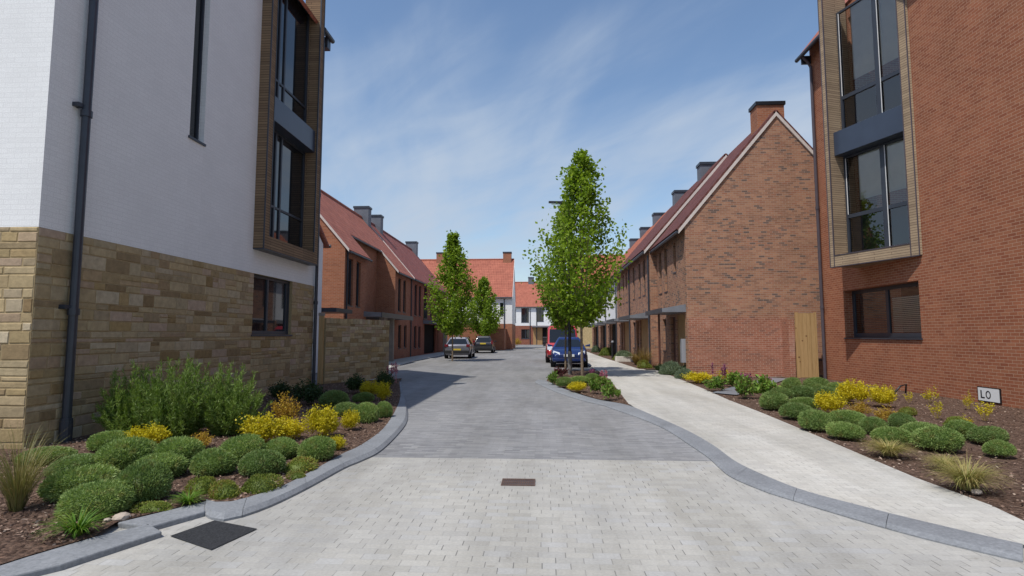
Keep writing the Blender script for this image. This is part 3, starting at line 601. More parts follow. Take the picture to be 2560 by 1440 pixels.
mb.poly([wo_.at(fl, zb + .34, -.05), wo_.at(LO - fr_, zb + .34, -.05), wo_.at(LO - fr_, zb + .34, -RD), wo_.at(fl, zb + .34, -RD)])
ori = mb.build('oriel', 'pale_slat', rb, recalc=False)
tr = MB()
for a in (-.006, fl - .012, LO - fr_ - .014, LO - .016): wo_.bx(tr, a, a + .024, zb - .02, zt, -.02, .012)
wo_.bx(tr, fl, LO - fr_, zb + .33, zb + .36, -.05, .012); wo_.bx(tr, 0, LO, zb - .03, zb - .003, -.1, .012); tr.build('oriel_trim', 'plum_pipe', ori)
IN = .60; q0, q1 = fl + .02, LO - fr_ - .004
def bigwin(z0, z1, zt_):
    g = MB(); g.poly([wo_.at(q0, z0, -IN), wo_.at(q1, z0, -IN), wo_.at(q1, z1, -IN), wo_.at(q0, z1, -IN)]); w = g.build('window', 'thin_glass', rb, recalc=False)
    f = MB(); a, b_ = -IN - .03, -IN + .05; mid = q0 + (q1 - q0) * .55
    wo_.bx(f, q0, q0 + .07, z0, z1, a, b_); wo_.bx(f, q1 - .07, q1, z0, z1, a, b_); wo_.bx(f, mid - .10, mid + .06, z0, z1, a, b_ - .004); wo_.bx(f, q0 + .07, q1 - .07, z1 - .07, z1, a, b_ - .007); wo_.bx(f, q0 + .07, q1 - .07, z0, z0 + .05, a, b_ - .007); wo_.bx(f, q0 + .07, q1 - .07, zt_ - .07, zt_ + .05, a, b_ - .010)
    f.build('frame', 'anthracite', w)
    f = MB(); wo_.bx(f, q0 + .07, q0 + .085, zt_ + .05, z1 - .07, b_ - .01, b_ + .004); f.build('glazing_bead', 'white_paint', w)
    f = MB(); wo_.bx(f, mid + .06, mid + .075, z0 + .05, z1 - .07, b_ - .01, b_ + .004); f.build('glazing_bead', 'white_paint', w)
    l = MB(); wo_.bx(l, q0 + .07, q1 - .07, z0 + .02, zt_ - .05, -IN - .16, -IN - .10); l.build('infill_panel', 'spandrel', w)
    l = MB(); wo_.bx(l, q0 + .45, q1, zt_ + .45, z1, -IN - .055, -IN - .045); l.build('blind', 'blind_cream', w)
bigwin(4.13, 7.38, 5.42); bigwin(8.18, 12.3, 9.36)
l = MB(); wo_.bx(l, fl + .005, LO - fr_ - .02, 7.39, 8.17, -IN - .1, -.20); l.build('spandrel_panel', 'spandrel', rb, bevel=.012)
mb = MB(); kx = 7.9 / 6.25; zx = ZR + .45 * kx
mb.slab([(XR, Y0 - .1, zx), (XR, Y1 + .12, zx), (16.1, Y1 + .12, ZR + 7.9), (16.1, Y0 - .1, ZR + 7.9)][::-1], .1)
for ya_, yb_ in ((Y0 - .1, 15.55), (18.76, Y1 + .12)): mb.slab([(XR - .45, ya_, ZR), (XR - .45, yb_, ZR), (XR, yb_, zx), (XR, ya_, zx)][::-1], .1)
mb.slab([(16.1, Y0 - .1, ZR + 7.9), (16.1, Y1 + .12, ZR + 7.9), (22.4, Y1 + .12, ZR), (22.4, Y0 - .1, ZR)][::-1], .1); mb.build('roof', 'red_tile', rb)
for ya_, yb_ in ((Y0, 15.5), (18.8, Y1 + .16)): gt = MB(); gt.tube([(XR - .42, ya_, ZR - .05), (XR - .42, yb_, ZR - .05)], .075, 10); gt.build('gutter', 'dark_pipe', rb)
gt = MB(); gt.box(XR - .34, XR - .002, Y1 - .1, Y1 - .02, ZR - .30, ZR + .02); gt.build('eave_box', 'dark_pipe', rb)
downpipe(rb, XR - .09, 21.0, 0, ZR - .5, 'plum_pipe', .055, (2.62, 6.3)); mb = MB(); mb.tube([(XR - .09, 21.0, ZR - .52), (XR - .2, 21.0, ZR - .3), (XR - .38, 21.0, ZR - .10)], .05, 10); mb.build('pipe_bend', 'plum_pipe', rb)
# street name plate
sg = thing('street_sign', 'white street name plate with black border low on the red brick wall', 'street sign', (XR - .02, 13.6, .2))
sy0, sy1 = 13.96, 13.30
ws = Wall((XR, sy0), (XR, sy1)); mb = MB(); ws.bx(mb, 0, ws.L, .06, .40, .004, .03); mb.build('border', 'black_metal', sg)
mb = MB(); ws.bx(mb, .022, ws.L - .022, .082, .378, .028, .034); mb.build('plate', 'plate_white', sg)
mb = MB(); ws.bx(mb, .10, .135, .14, .32, .034, .038); ws.bx(mb, .135, .215, .14, .168, .034, .038); mb.build('letter', 'black_metal', sg); mb = MB()
for k in range(24):
    a0, a1 = 2 * math.pi * k / 24, 2 * math.pi * (k + 1) / 24
    P4 = [ws.at(.325 + .075 * math.cos(a) * r, .23 + .092 * math.sin(a) * rz, .0375) for a, r, rz in ((a0, 1, 1), (a1, 1, 1), (a1, .62, .72), (a0, .62, .72))]; mb.poly(P4)
mb.build('letter', 'black_metal', sg, recalc=False, weld=True)

# ================================================================== RIGHT TERRACE
def pitched_end_house(name, label, x0, x1, y0, y1, ze, zr, wallm, roofm, ops_front, gable_near=True, oh=.26, lower=None, zl=2.7, verge='verge_white'):
    t_ = thing(name, label, 'house', ((x0 + x1) / 2, y0, 0)); xm = (x0 + x1) / 2
    west = Wall((x0, y1), (x0, y0)); south = Wall((x0, y0), (x1, y0)); north = Wall((x1, y1), (x0, y1)); east = Wall((x1, y0), (x1, y1))
    if lower:
        lo2, up = MB(), MB()
        west.faces(lo2, 0, zl, ops_front); west.faces(up, zl, ze, ops_front)
        for w in (south, north, east): w.faces(lo2, 0, zl); w.faces(up, zl, ze)
        lo2.build('lower_wall', lower, t_)
    else:
        up = MB(); west.faces(up, 0, ze, ops_front, .2)
        for w in (south, north, east): w.faces(up, 0, ze)
    up.poly([(x0, y0, ze), (x1, y0, ze), (xm, y0, zr)]); up.poly([(x1, y1, ze), (x0, y1, ze), (xm, y1, zr)])
    up.build('wall', wallm, t_)
    k = (zr - ze) / (xm - x0); lift = .10
    r = MB(); roof_y(r, x0 - oh, x1 + oh, xm, y0 - .03, y1, ze - oh * k + lift, zr + lift); r.build('roof', roofm, t_)
    for sx in (-1, 1):
        v = MB(); xe = xm + sx * (xm - x0 + oh); a = Vector((xe, y0 - .06, ze - oh * k + lift + .03)); b_ = Vector((xm, y0 - .06, zr + lift + .03)); dz = Vector((0, 0, -.17)); dy = Vector((0, .06, 0))
        v.hexa([a + dz, b_ + dz, b_ + dz + dy, a + dz + dy, a, b_, b_ + dy, a + dy]); v.build('verge', verge, t_)
    g = MB(); g.tube([(x0 - oh - .03, y0, ze - oh * k + .04), (x0 - oh - .03, y1, ze - oh * k + .04)], .06, 8); g.build('gutter', 'anthracite', t_)
    return t_, west
ZEr, ZRr = 5.98, 10.42
def frontcanopy(parent, x, ya, yb, z=2.62, pr=.95, m='lead_grey', out=-1):
    c = MB(); x2 = x + out * pr
    c.hexa([(x2, ya, z - .14), (x - out * .0, ya, z - .14), (x, yb, z - .14), (x2, yb, z - .14), (x2, ya, z), (x, ya, z + .17), (x, yb, z + .17), (x2, yb, z)])
    o = c.build('canopy', m, parent); f = MB(); f.box(min(x2, x2 + out * .02), max(x2, x2 + out * .02), ya - .01, yb + .01, z - .17, z + .02); f.build('fascia', 'anthracite', o); return o
# house 1
XA = 5.71; op = lambda y1, ya, yb, z0, z1: (y1 - yb, y1 - ya, z0, z1)
e1 = 28.0
ops = [op(e1, 26.9, 27.5, 3.6, 5.6), op(e1, 25.7, 26.3, 3.6, 5.6), op(e1, 24.0, 24.5, 4.3, 5.6), op(e1, 26.2, 26.9, .9, 2.35), op(e1, 24.4, 25.3, .05, 2.4), op(e1, 22.75, 24.2, .05, 2.44)]
hA, wA = pitched_end_house('terrace_house', 'brick end house of the right terrace with a tall gable and brick chimney', XA, 13.15, 22.4, e1, ZEr, ZRr, 'mixed_brick', 'plum_tile', ops)
for o_ in ops[:4]: window(wA, hA, *o_, inset=.16, fw=.05, mull=(), sill=.02)
mb = MB(); wA.bx(mb, *op(e1, 24.4, 25.3, .06, 2.4), -.2, -.12); d_ = mb.build('door', 'door_brown', hA); mb = MB(); mb.tube([wA.at(e1 - 24.5, 1.05, -.12), wA.at(e1 - 24.5, 1.05, -.06)], .02, 8); mb.build('handle', 'rim', d_)
mb = MB(); wA.bx(mb, *op(e1, 22.75, 24.2, .06, 2.44), -.2, -.06); mb.build('timber_or_shade_panel', 'ochre_panel', hA)
frontcanopy(hA, XA, 22.55, 26.0, 2.66); mb = MB(); wA.bx(mb, e1 - 23.15, e1 - 22.85, .5, 1.45, -.05, .12); mb.build('meter_box', 'meter_grey', hA, bevel=.01)
mb = MB(); mb.tube([(XA - .7, 24.35, 0), (XA - .7, 24.35, 2.5)], .045, 8); mb.build('canopy_post', 'door_brown', hA)
chimney(hA, 9.43, 23.25, 1.10, .72, 9.0, 11.15, 'orange_brick', 'black_metal')
# house pair 2
XB = 5.36
def rowhouse(label, y0, y1, wallm, roofm, lower=None, ze=ZEr, x=XB, chim='chimney_clad', cy=None, windows=True):
    L = y1 - y0; o1 = lambda a, b_, z0, z1: (y1 - (y0 + b_ * L), y1 - (y0 + a * L), z0, z1)
    ops = [o1(.20, .30, 3.7, 5.55), o1(.42, .52, 3.7, 5.55), o1(.74, .84, 3.7, 5.55), o1(.55, .68, .05, 2.4), o1(.75, .88, .9, 2.35), o1(.12, .50, .05, 2.42)]
    t_, w = pitched_end_house('terrace_house', label, x, 13.15, y0, y1, ze, ZRr + .06, wallm, roofm, ops, lower=lower)
    for o_ in ops[:3] + [ops[4]]: window(w, t_, *o_, inset=.12, fw=.05, sill=.02)
    mb = MB(); w.bx(mb, ops[3][0], ops[3][1], .06, 2.4, -.2, -.12); d_ = mb.build('door', 'door_brown', t_); mb = MB(); mb.tube([w.at(ops[3][0] + .1, 1.05, -.12), w.at(ops[3][0] + .1, 1.05, -.06)], .02, 8); mb.build('handle', 'rim', d_)
    if lower is None or lower == 'mixed_brick': mb = MB(); w.bx(mb, ops[5][0], ops[5][1], .06, 2.42, -.2, -.08); mb.build('timber_or_shade_panel', 'ochre_panel' if lower is None else 'dark_inside', t_)  # white houses: near-black panel paints the shade of the recessed porch
    frontcanopy(t_, x, y0 + .3 + .04 * L, y0 + .72 * L, 2.6)
    downpipe(t_, x - .06, y0 + .12, 0, ze - .4, 'anthracite', .04); chimney(t_, 9.3, cy or y0 + .3 * L, 1.1, .7, 9.3, 11.05, chim)
    return t_
rowhouse('brick terrace house directly beyond the gabled end house', 28.0, 34.2, 'mixed_brick', 'plum_tile', cy=31.0)
rowhouse('brick terrace house adjoining the white terrace houses', 34.2, 40.3, 'mixed_brick', 'plum_tile', cy=37.0)
rowhouse('white upper storey terrace house next to the brick ones', 40.3, 47.0, 'render_white', 'orange_tile', 'mixed_brick', cy=43.8)
rowhouse('white upper storey terrace house, middle of the white three', 47.0, 53.5, 'render_white', 'orange_tile', 'mixed_brick', cy=49.6)
rowhouse('white upper storey terrace house, farthest of the white three', 53.5, 60.5, 'render_white', 'orange_tile', 'mixed_brick', cy=55.5)
# garden wall against the gable, timber gate
gw2 = thing('garden_wall', 'red brick garden wall in front of the tall terrace gable', 'garden wall', (7.8, 22.2, 0))
mb = MB(); mb.box(5.74, 9.52, 22.33, 22.385, 0, 2.22); mb.box(9.3, 9.52, 21.75, 22.328, 0, 2.22); mb.build('wall', 'garden_brick', gw2)
mb = MB(); mb.box(5.74, 9.52, 22.33, 22.385, 2.222, 2.285); mb.build('coping', 'garden_brick', gw2)
gt2 = thing('timber_gate', 'pale knotty timber gate between the brick garden wall and downpipe', 'gate', (10.2, 21.7, 0))
mb = MB()
gx0, gx1 = 9.62, 10.22
for k in range(4): x = gx0 + k * (gx1 - gx0) / 4; mb.box(x + .003, x + (gx1 - gx0) / 4 - .003, 21.62, 21.66, .03, 2.42 + .01 * (k % 2))
mb.build('board_panel', 'timber_board', gt2)
mb = MB(); mb.box(gx0 - .10, gx0 - .002, 21.6, 21.70, 0, 2.46); mb.box(gx1 + .002, gx1 + .06, 21.6, 21.7, 0, 2.46); mb.build('post', 'timber_board', gt2)

# ================================================================== LEFT TERRACE
def left_house(label, y0, y1, x, wallm, roofm, ops, recess=None, near=True, cy=()):
    t_ = thing('terrace_house', label, 'house', (x - 3.6, y0, 0)); xr, xb, ze, zr = x - 3.6, x - 7.2, 6.0, 10.2
    east = Wall((x, y0), (x, y1)); k = (zr - ze) / 3.6; up = MB()
    if recess:
        a, b_, dp = recess
        e1_, e2_ = Wall((x, y0), (x, a)), Wall((x, b_), (x, y1)); er = Wall((x - dp, a), (x - dp, b_))
        e1_.faces(up, 0, ze, ops[0]); e2_.faces(up, 0, ze, ops[1]); er.faces(up, 0, ze + dp * k, ops[2])
        Wall((x - dp, b_), (x, b_)).faces(up, 0, ze); Wall((x, a), (x - dp, a)).faces(up, 0, ze)
        up.poly([(x, b_, ze), (x - dp, b_, ze), (x - dp, b_, ze + dp * k)]); up.poly([(x, a, ze), (x - dp, a, ze + dp * k), (x - dp, a, ze)])
    else: east.faces(up, 0, ze, ops[0])
    Wall((xb, y0), (x, y0)).faces(up, 0, ze); Wall((x, y1), (xb, y1)).faces(up, 0, ze); Wall((xb, y1), (xb, y0)).faces(up, 0, ze)
    up.poly([(xb, y0, ze), (x, y0, ze), (xr, y0, zr)]); up.poly([(x, y1, ze), (xb, y1, ze), (xr, y1, zr)])
    up.build('wall', wallm, t_)
    oh, lf = .22, .10; r = MB(); zf = lambda xx: zr + lf - (xx - xr) * k
    def sl(xa, xb2, ya, yb): r.slab([(xa, ya, zf(xa)), (xb2, ya, zf(xb2)), (xb2, yb, zf(xb2)), (xa, yb, zf(xa))], .09)
    if recess:
        a, b_, dp = recess; sl(xr, x - dp + .25, y0 - .03, y1); sl(x - dp + .25, x + oh, y0 - .03, a); sl(x - dp + .25, x + oh, b_, y1)
    else: sl(xr, x + oh, y0 - .03, y1)
    r.slab([(xr, y0 - .03, zr + lf), (xr, y1, zr + lf), (xb - oh, y1, ze - oh * k + lf), (xb - oh, y0 - .03, ze - oh * k + lf)], .09)
    r.tube([(xr, y0, zr + .11), (xr, y1, zr + .11)], .10, 8); r.build('roof', roofm, t_)
    def vg(y, xa):
        v = MB()
        A = Vector((xa, y - .06, zf(xa) + .03)); B = Vector((xr, y - .06, zf(xr) + .03)) if xa > x and y < y0 + .1 else Vector((x - recess[2] + .25, y - .06, zf(x - recess[2] + .25) + .03)); dz, dy = Vector((0, 0, -.15)), Vector((0, .055, 0))
        v.hexa([A + dz, B + dz, B + dz + dy, A + dz + dy, A, B, B + dy, A + dy]); v.build('verge', 'verge_white', t_)
    vg(y0 - .03, x + oh)
    if recess: vg(recess[1], x + oh)
    g = MB(); segs = [(y0, y1, x + oh + .04)] if not recess else [(y0, recess[0], x + oh + .04), (recess[1], y1, x + oh + .04), (recess[0], recess[1], x - recess[2] + .29)]
    for a, b_, xx in segs: g.tube([(xx, a, zf(xx) - .07), (xx, b_, zf(xx) - .07)], .06, 8)
    g.build('gutter', 'anthracite', t_)
    for c in cy: chimney(t_, xr, c, 1.1, .7, 9.2, 11.1)
    return t_, east
XT = -9.75
opsA = [[(.5, 1.25, 3.1, 5.5), (1.75, 2.45, 3.1, 5.5)], [(.8, 1.6, 3.2, 5.5), (2.2, 3.0, 3.2, 5.5), (1.0, 1.8, .7, 2.3), (2.6, 3.4, .7, 2.3)], [(.5, 1.3, 3.6, 5.2), (1.6, 4.6, .1, 2.4)]]
hL, wE = left_house('orange brick house of the left terrace with a recessed porch', 27.1, 41.3, XT, 'orange_brick', 'red_tile', opsA, (30.6, 36.7, 1.25), cy=(40.6,))
for o_ in opsA[0]: window(Wall((XT, 27.1), (XT, 30.6)), hL, *o_, inset=.14, fw=.06, sill=.02)
for o_ in opsA[1]: window(Wall((XT, 36.7), (XT, 41.3)), hL, *o_, inset=.14, fw=.06, sill=.02)
window(Wall((XT - 1.25, 30.6), (XT - 1.25, 36.7)), hL, *opsA[2][0], inset=.14, fw=.06)
mb = MB(); Wall((XT - 1.25, 30.6), (XT - 1.25, 36.7)).bx(mb, 1.6, 4.6, .1, 2.4, -.15, -.1); mb.build('garage_door', 'door_brown', hL)
mb = MB(); mb.hexa([(XT - 1.2, 30.2, 2.62), (XT + 1.0, 30.2, 2.62), (XT + 1.0, 37.6, 2.62), (XT - 1.2, 37.6, 2.62), (XT - 1.2, 30.2, 2.98), (XT + 1.0, 30.2, 2.84), (XT + 1.0, 37.6, 2.84), (XT - 1.2, 37.6, 2.98)]); cn = mb.build('canopy', 'lead_grey', hL)
mb = MB(); mb.box(XT + 1.003, XT + 1.03, 30.17, 37.63, 2.58, 2.86); mb.build('fascia', 'anthracite', cn)
for (ya, yb) in ((31.6, 32.3), (33.6, 33.85)):
    mb = MB(); mb.box(XT + .45, XT + .75, ya, yb, 0, 2.61); mb.build('porch_pier', 'concrete_post', hL)
downpipe(hL, XT + .07, 27.3, 0, 5.8); downpipe(hL, XT + .07, 41.1, 0, 5.8)
opsB = [[(.9, 1.7, 3.1, 5.5), (2.4, 3.2, 3.1, 5.5), (4.2, 5.6, 2.95, 5.6), (7.0, 7.8, 3.1, 5.5), (9.2, 10.6, 2.95, 5.6), (.9, 1.7, .6, 2.3), (2.4, 3.2, .6, 2.3), (4.6, 9.6, .05, 2.5)]]
hM, wM = left_house('maroon roofed brick house at the far end of the left terrace', 41.3, 57.0, XT + .05, 'dark_red_brick', 'maroon_tile', opsB, cy=(43.6, 56.3))
for o_ in opsB[0][:7]: window(wM, hM, *o_, inset=.14, fw=.06, sill=.02)
mb = MB(); wM.bx(mb, 4.6, 9.6, .06, 2.5, -.25, -.2); mb.build('garage_door', 'dark_inside', hM)
mb = MB(); mb.hexa([(XT + .06, 45.4, 2.55), (XT + .95, 45.4, 2.55), (XT + .95, 52.4, 2.55), (XT + .06, 52.4, 2.55), (XT + .06, 45.4, 2.86), (XT + .95, 45.4, 2.76), (XT + .95, 52.4, 2.76), (XT + .06, 52.4, 2.86)]); mb.build('canopy', 'lead_grey', hM)
mb = MB(); mb.box(XT + .6, XT + .9, 51.6, 52.3, 0, 2.54); mb.build('porch_pier', 'concrete_post', hM)
for (ua_, ub_) in ((4.2, 5.6), (9.2, 10.6)):
    mb = MB(); wM.bx(mb, ua_, ub_, 2.95, 2.99, .02, .06); wM.bx(mb, ua_, ub_, 3.95, 3.99, .02, .06); [wM.bx(mb, ua_ + k * .14, ua_ + k * .14 + .02, 2.99, 3.95, .03, .05) for k in range(10)]; mb.build('balcony_rail', 'anthracite', hM)

# ================================================================== HOUSES AT THE END OF THE STREET
def cross_house(label, x0, x1, y0, dep, ze, zr, zl, ops, roofm, chs, lower, upper='render_white', pipes=(), cx=()):
    t_ = thing('house', label, 'house', ((x0 + x1) / 2, y0, 0)); so = Wall((x0, y0), (x1, y0)); ea = Wall((x1, y0), (x1, y0 + dep)); no = Wall((x1, y0 + dep), (x0, y0 + dep)); we2 = Wall((x0, y0 + dep), (x0, y0))
    lo2, up = MB(), MB(); so.faces(lo2, 0, zl, ops); so.faces(up, zl, ze, ops)
    for w in (ea, no, we2): w.faces(lo2, 0, zl); w.faces(up, zl, ze)
    ym = y0 + dep / 2
    up.poly([(x1, y0, ze), (x1, y0 + dep, ze), (x1, ym, zr)]); up.poly([(x0, y0, ze), (x0, ym, zr), (x0, y0 + dep, ze)])
    lo2.build('lower_wall', lower, t_); up.build('wall', upper, t_)
    k = (zr - ze) / (dep / 2); r = MB(); roof_x(r, y0 - .25, y0 + dep + .25, ym, x0 - .03, x1 + .03, ze - .25 * k + .1, zr + .1); r.build('roof', roofm, t_)
    g = MB(); g.tube([(x0, y0 - .29, ze - .25 * k + .03), (x1, y0 - .29, ze - .25 * k + .03)], .07, 8); g.build('gutter', 'anthracite', t_)
    v = MB(); v.slab([(x1 + .05, y0 - .25, ze - .25 * k + .13), (x1 + .05, ym, zr + .13), (x1 + .05, ym, zr - .08), (x1 + .05, y0 - .25, ze - .25 * k - .08)], .05); v.build('verge', 'verge_white', t_)
    for (c, m) in chs: chimney(t_, c, ym, 1.0, .8, zr - .8, zr + .95, m)
    for p_ in pipes: downpipe(t_, p_, y0 - .07, 0, ze - .4, 'anthracite', .06)
    return t_, so
opsM = [(11.2, 12.6, 3.6, 5.4), (13.6, 14.0, 3.9, 5.3), (7.6, 8.8, 3.6, 5.4), (11.0, 12.8, 1.0, 2.4), (4.2, 5.2, 3.6, 5.4)]
hQ, wQ = cross_house('white house with a salmon tiled roof behind the two left street trees', -18.4, -3.4, 64, 8, 6.15, 10.75, 2.9, opsM, 'salmon_tile', ((-12.4, 'orange_brick'), (-4.2, 'orange_brick')), 'orange_brick', pipes=(-4.3,))
for o_ in opsM: window(wQ, hQ, *o_, inset=.12, fw=.06, sill=.03)
opsF = [(1.4, 2.7, 3.75, 6.2), (-.0 + .05, .5, 3.75, 6.2), (4.0, 5.2, 3.9, 6.2), (1.4, 2.8, 1.0, 2.6), (5.0, 6.6, .05, 2.9), (8.0, 9.2, 3.9, 6.2)]
hF, wF2 = cross_house('white house closing the far end of the road', -4.9, 8.0, 95, 9, 6.55, 10.9, 3.2, opsF, 'salmon_tile', ((-1.9, 'chimney_clad'),), 'dark_red_brick', pipes=(-2.0, -.9))
for o_ in (opsF[0], opsF[1], opsF[2], opsF[3], opsF[5]): window(wF2, hF, *o_, inset=.12, fw=.08, mull=(.5,) if o_[1] - o_[0] > 1 else (), sill=.03)
mb = MB(); wF2.bx(mb, 3.4, 4.95, 0, 2.9, -.05, .05); mb.build('timber_or_shade_panel', 'ochre_panel', hF)
mb = MB(); wF2.bx(mb, 5.0, 6.6, .05, 2.9, -.3, -.2); mb.build('door', 'dark_inside', hF)  # near-black panel, the shade inside the porch painted as a flat front
mb = MB(); wF2.bx(mb, 3.2, 7.0, 2.95, 3.12, -.02, 1.0); mb.build('canopy', 'lead_grey', hF)
opsE = [(1.2, 1.9, 3.5, 5.6), (5, 6, 3.5, 5.6)]
hE, wE2 = cross_house('white and yellow stone house behind the tallest street tree', 3.4, 15, 70, 8, 7.3, 12.0, 3.0, opsE, 'orange_tile', ((12, 'orange_brick'),), 'yellow_stone')
for o_ in opsE: window(wE2, hE, *o_, inset=.12, fw=.06, sill=.03)
# brick garden wall in front of the white house
gw3 = thing('garden_wall', 'brick garden wall with a corner, in front of the salmon roofed house', 'garden wall', (-6, 60.5, 0))
mb = MB(); mb.box(-9.3, -4.06, 60.4, 60.62, 0, 2.25); mb.box(-4.28, -4.06, 60.62, 70, 0, 2.25); mb.build('wall', 'orange_brick', gw3)
mb = MB(); mb.box(-9.3, -4.02, 60.36, 60.66, 2.253, 2.32); mb.box(-4.3, -4.02, 60.66, 70, 2.253, 2.32); mb.build('coping', 'orange_brick', gw3)
mb = MB(); mb.box(-9.34, -8.9, 60.3, 60.7, 0, 2.36); mb.build('pier', 'concrete_post', gw3)

# ================================================================== STREET FURNITURE
gy0, gy1 = G(1296, 1215).y, G(1296, 1199).y; gx0, gx1 = G(1254, 1207).x, G(1338, 1207).x
dg = thing('drain_grate', 'rusty iron drain grate set in the pale paving', 'drain', ((gx0 + gx1) / 2, (gy0 + gy1) / 2, 0))
mb = MB(); w_f = .014
mb.box(gx0, gx1, gy0, gy0 + w_f, .002, .012); mb.box(gx0, gx1, gy1 - w_f, gy1, .002, .012); mb.box(gx0, gx0 + w_f, gy0 + w_f, gy1 - w_f, .002, .012); mb.box(gx1 - w_f, gx1, gy0 + w_f, gy1 - w_f, .002, .012); mb.build('frame', 'rust_iron', dg)
mb = MB(); n = 15
for k in range(n): x = gx0 + w_f + (gx1 - gx0 - 2 * w_f) * (k + .5) / n; mb.box(x - .0065, x + .0065, gy0 + w_f, gy1 - w_f, .002, .010)
mb.box(gx0 + w_f, gx1 - w_f, (gy0 + gy1) / 2 - .006, (gy0 + gy1) / 2 + .006, .002, .0085); mb.build('bars', 'rust_iron', dg)
mb = MB(); mb.poly([(gx0, gy0, .003), (gx1, gy0, .003), (gx1, gy1, .003), (gx0, gy1, .003)]); mb.build('pit_dark_sheet', 'black_metal', dg)  # flat black sheet under the bars, darkness of the hole as colour

lp = G(1425, 938); lamp = thing('street_lamp', 'dark street lamp with a flat head among the right trees', 'street lamp', (lp.x, lp.y, 0))
mb = MB(); mb.tube([(lp.x, lp.y, 0), (lp.x, lp.y, .95)], .088, 14); mb.build('base_column', 'post_sleeve', lamp, smooth=False)
mb = MB(); mb.tube([(lp.x, lp.y, .952), (lp.x, lp.y, 3.6), (lp.x, lp.y, 7.05)], [.062, .055, .042], 14); mb.build('pole', 'black_metal', lamp)
mb = MB(); mb.hexa([(lp.x - .82, lp.y - .12, 7.05), (lp.x + .06, lp.y - .09, 6.95), (lp.x + .06, lp.y + .09, 6.95), (lp.x - .82, lp.y + .12, 7.05), (lp.x - .82, lp.y - .12, 7.10), (lp.x + .06, lp.y - .07, 7.09), (lp.x + .06, lp.y + .07, 7.09), (lp.x - .82, lp.y + .12, 7.10)]); hd = mb.build('lamp_head', 'black_metal', lamp, bevel=.015)
mb = MB(); mb.box(lp.x - .7, lp.x - .3, lp.y - .08, lp.y + .08, 6.99, 7.02); mb.build('lens', 'lamp_clear', hd)

bo = G(1532, 893); bo = bo * (4.72 / bo.x); bol = thing('bollard', 'slim black bollard beside the white stone trough', 'bollard', (bo.x, bo.y, 0))
mb = MB(); mb.tube([(bo.x, bo.y, .03), (bo.x, bo.y, 1.10)], .085, 12); mb.build('post', 'black_metal', bol)
mb = MB(); mb.tube([(bo.x, bo.y, 1.102), (bo.x, bo.y, 1.17), (bo.x, bo.y, 1.24)], [.10, .10, .05], 12); mb.build('post_cap', 'lead_grey', bol)
tp = G(1560, 895); tp = tp * (4.85 / tp.x); tro = thing('planter', 'white stone trough holding grey green lavender on the pavement edge', 'planter', (tp.x, tp.y, 0))
mb = MB(); tw, td, th = .50, .30, .36
mb.box(tp.x - tw, tp.x + tw, tp.y - td, tp.y - td + .07, .03, th); mb.box(tp.x - tw, tp.x + tw, tp.y + td - .07, tp.y + td, .03, th); mb.box(tp.x - tw, tp.x - tw + .07, tp.y - td + .07, tp.y + td - .07, .03, th); mb.box(tp.x + tw - .07, tp.x + tw, tp.y - td + .07, tp.y + td - .07, .03, th); mb.build('trough', 'trough_stone', tro, bevel=.02)
mb = MB(); mb.box(tp.x - tw + .07, tp.x + tw - .07, tp.y - td + .07, tp.y + td - .07, .03, th - .05); mb.build('soil', 'bark_mulch', tro)
def bin_(px, py, w, h, label, rz=0):
    p = G(px, py); t_ = thing('wheeled_bin', label, 'bin', (p.x, p.y, 0))
    mb = MB(); mb.hexa([(p.x - w * .42, p.y - .28, .08), (p.x + w * .42, p.y - .28, .08), (p.x + w * .42, p.y + .28, .08), (p.x - w * .42, p.y + .28, .08), (p.x - w / 2, p.y - .34, h), (p.x + w / 2, p.y - .34, h), (p.x + w / 2, p.y + .34, h), (p.x - w / 2, p.y + .34, h)]); mb.build('body', 'car_plastic', t_, bevel=.02)
    mb = MB(); mb.hexa([(p.x - w * .53, p.y - .38, h + .004), (p.x + w * .53, p.y - .38, h + .004), (p.x + w * .53, p.y + .36, h + .004), (p.x - w * .53, p.y + .36, h + .004), (p.x - w * .5, p.y - .34, h + .06), (p.x + w * .5, p.y - .34, h + .06), (p.x + w * .5, p.y + .34, h + .12), (p.x - w * .5, p.y + .34, h + .12)]); mb.build('lid', 'car_plastic', t_, bevel=.01)
    for s_ in (-1, 1): mb = MB(); mb.tube([(p.x + s_ * w * .40, p.y + .25, .1), (p.x + s_ * w * .47, p.y + .25, .1)], .1, 12); mb.build('wheel', 'tyre', t_)
bin_(1364, 866.5, .75, 1.25, 'black wheeled bin standing at the far end of the road'); bin_(1471, 867.5, .6, 1.0, 'black wheeled bin on the far right pavement near yellow stone')

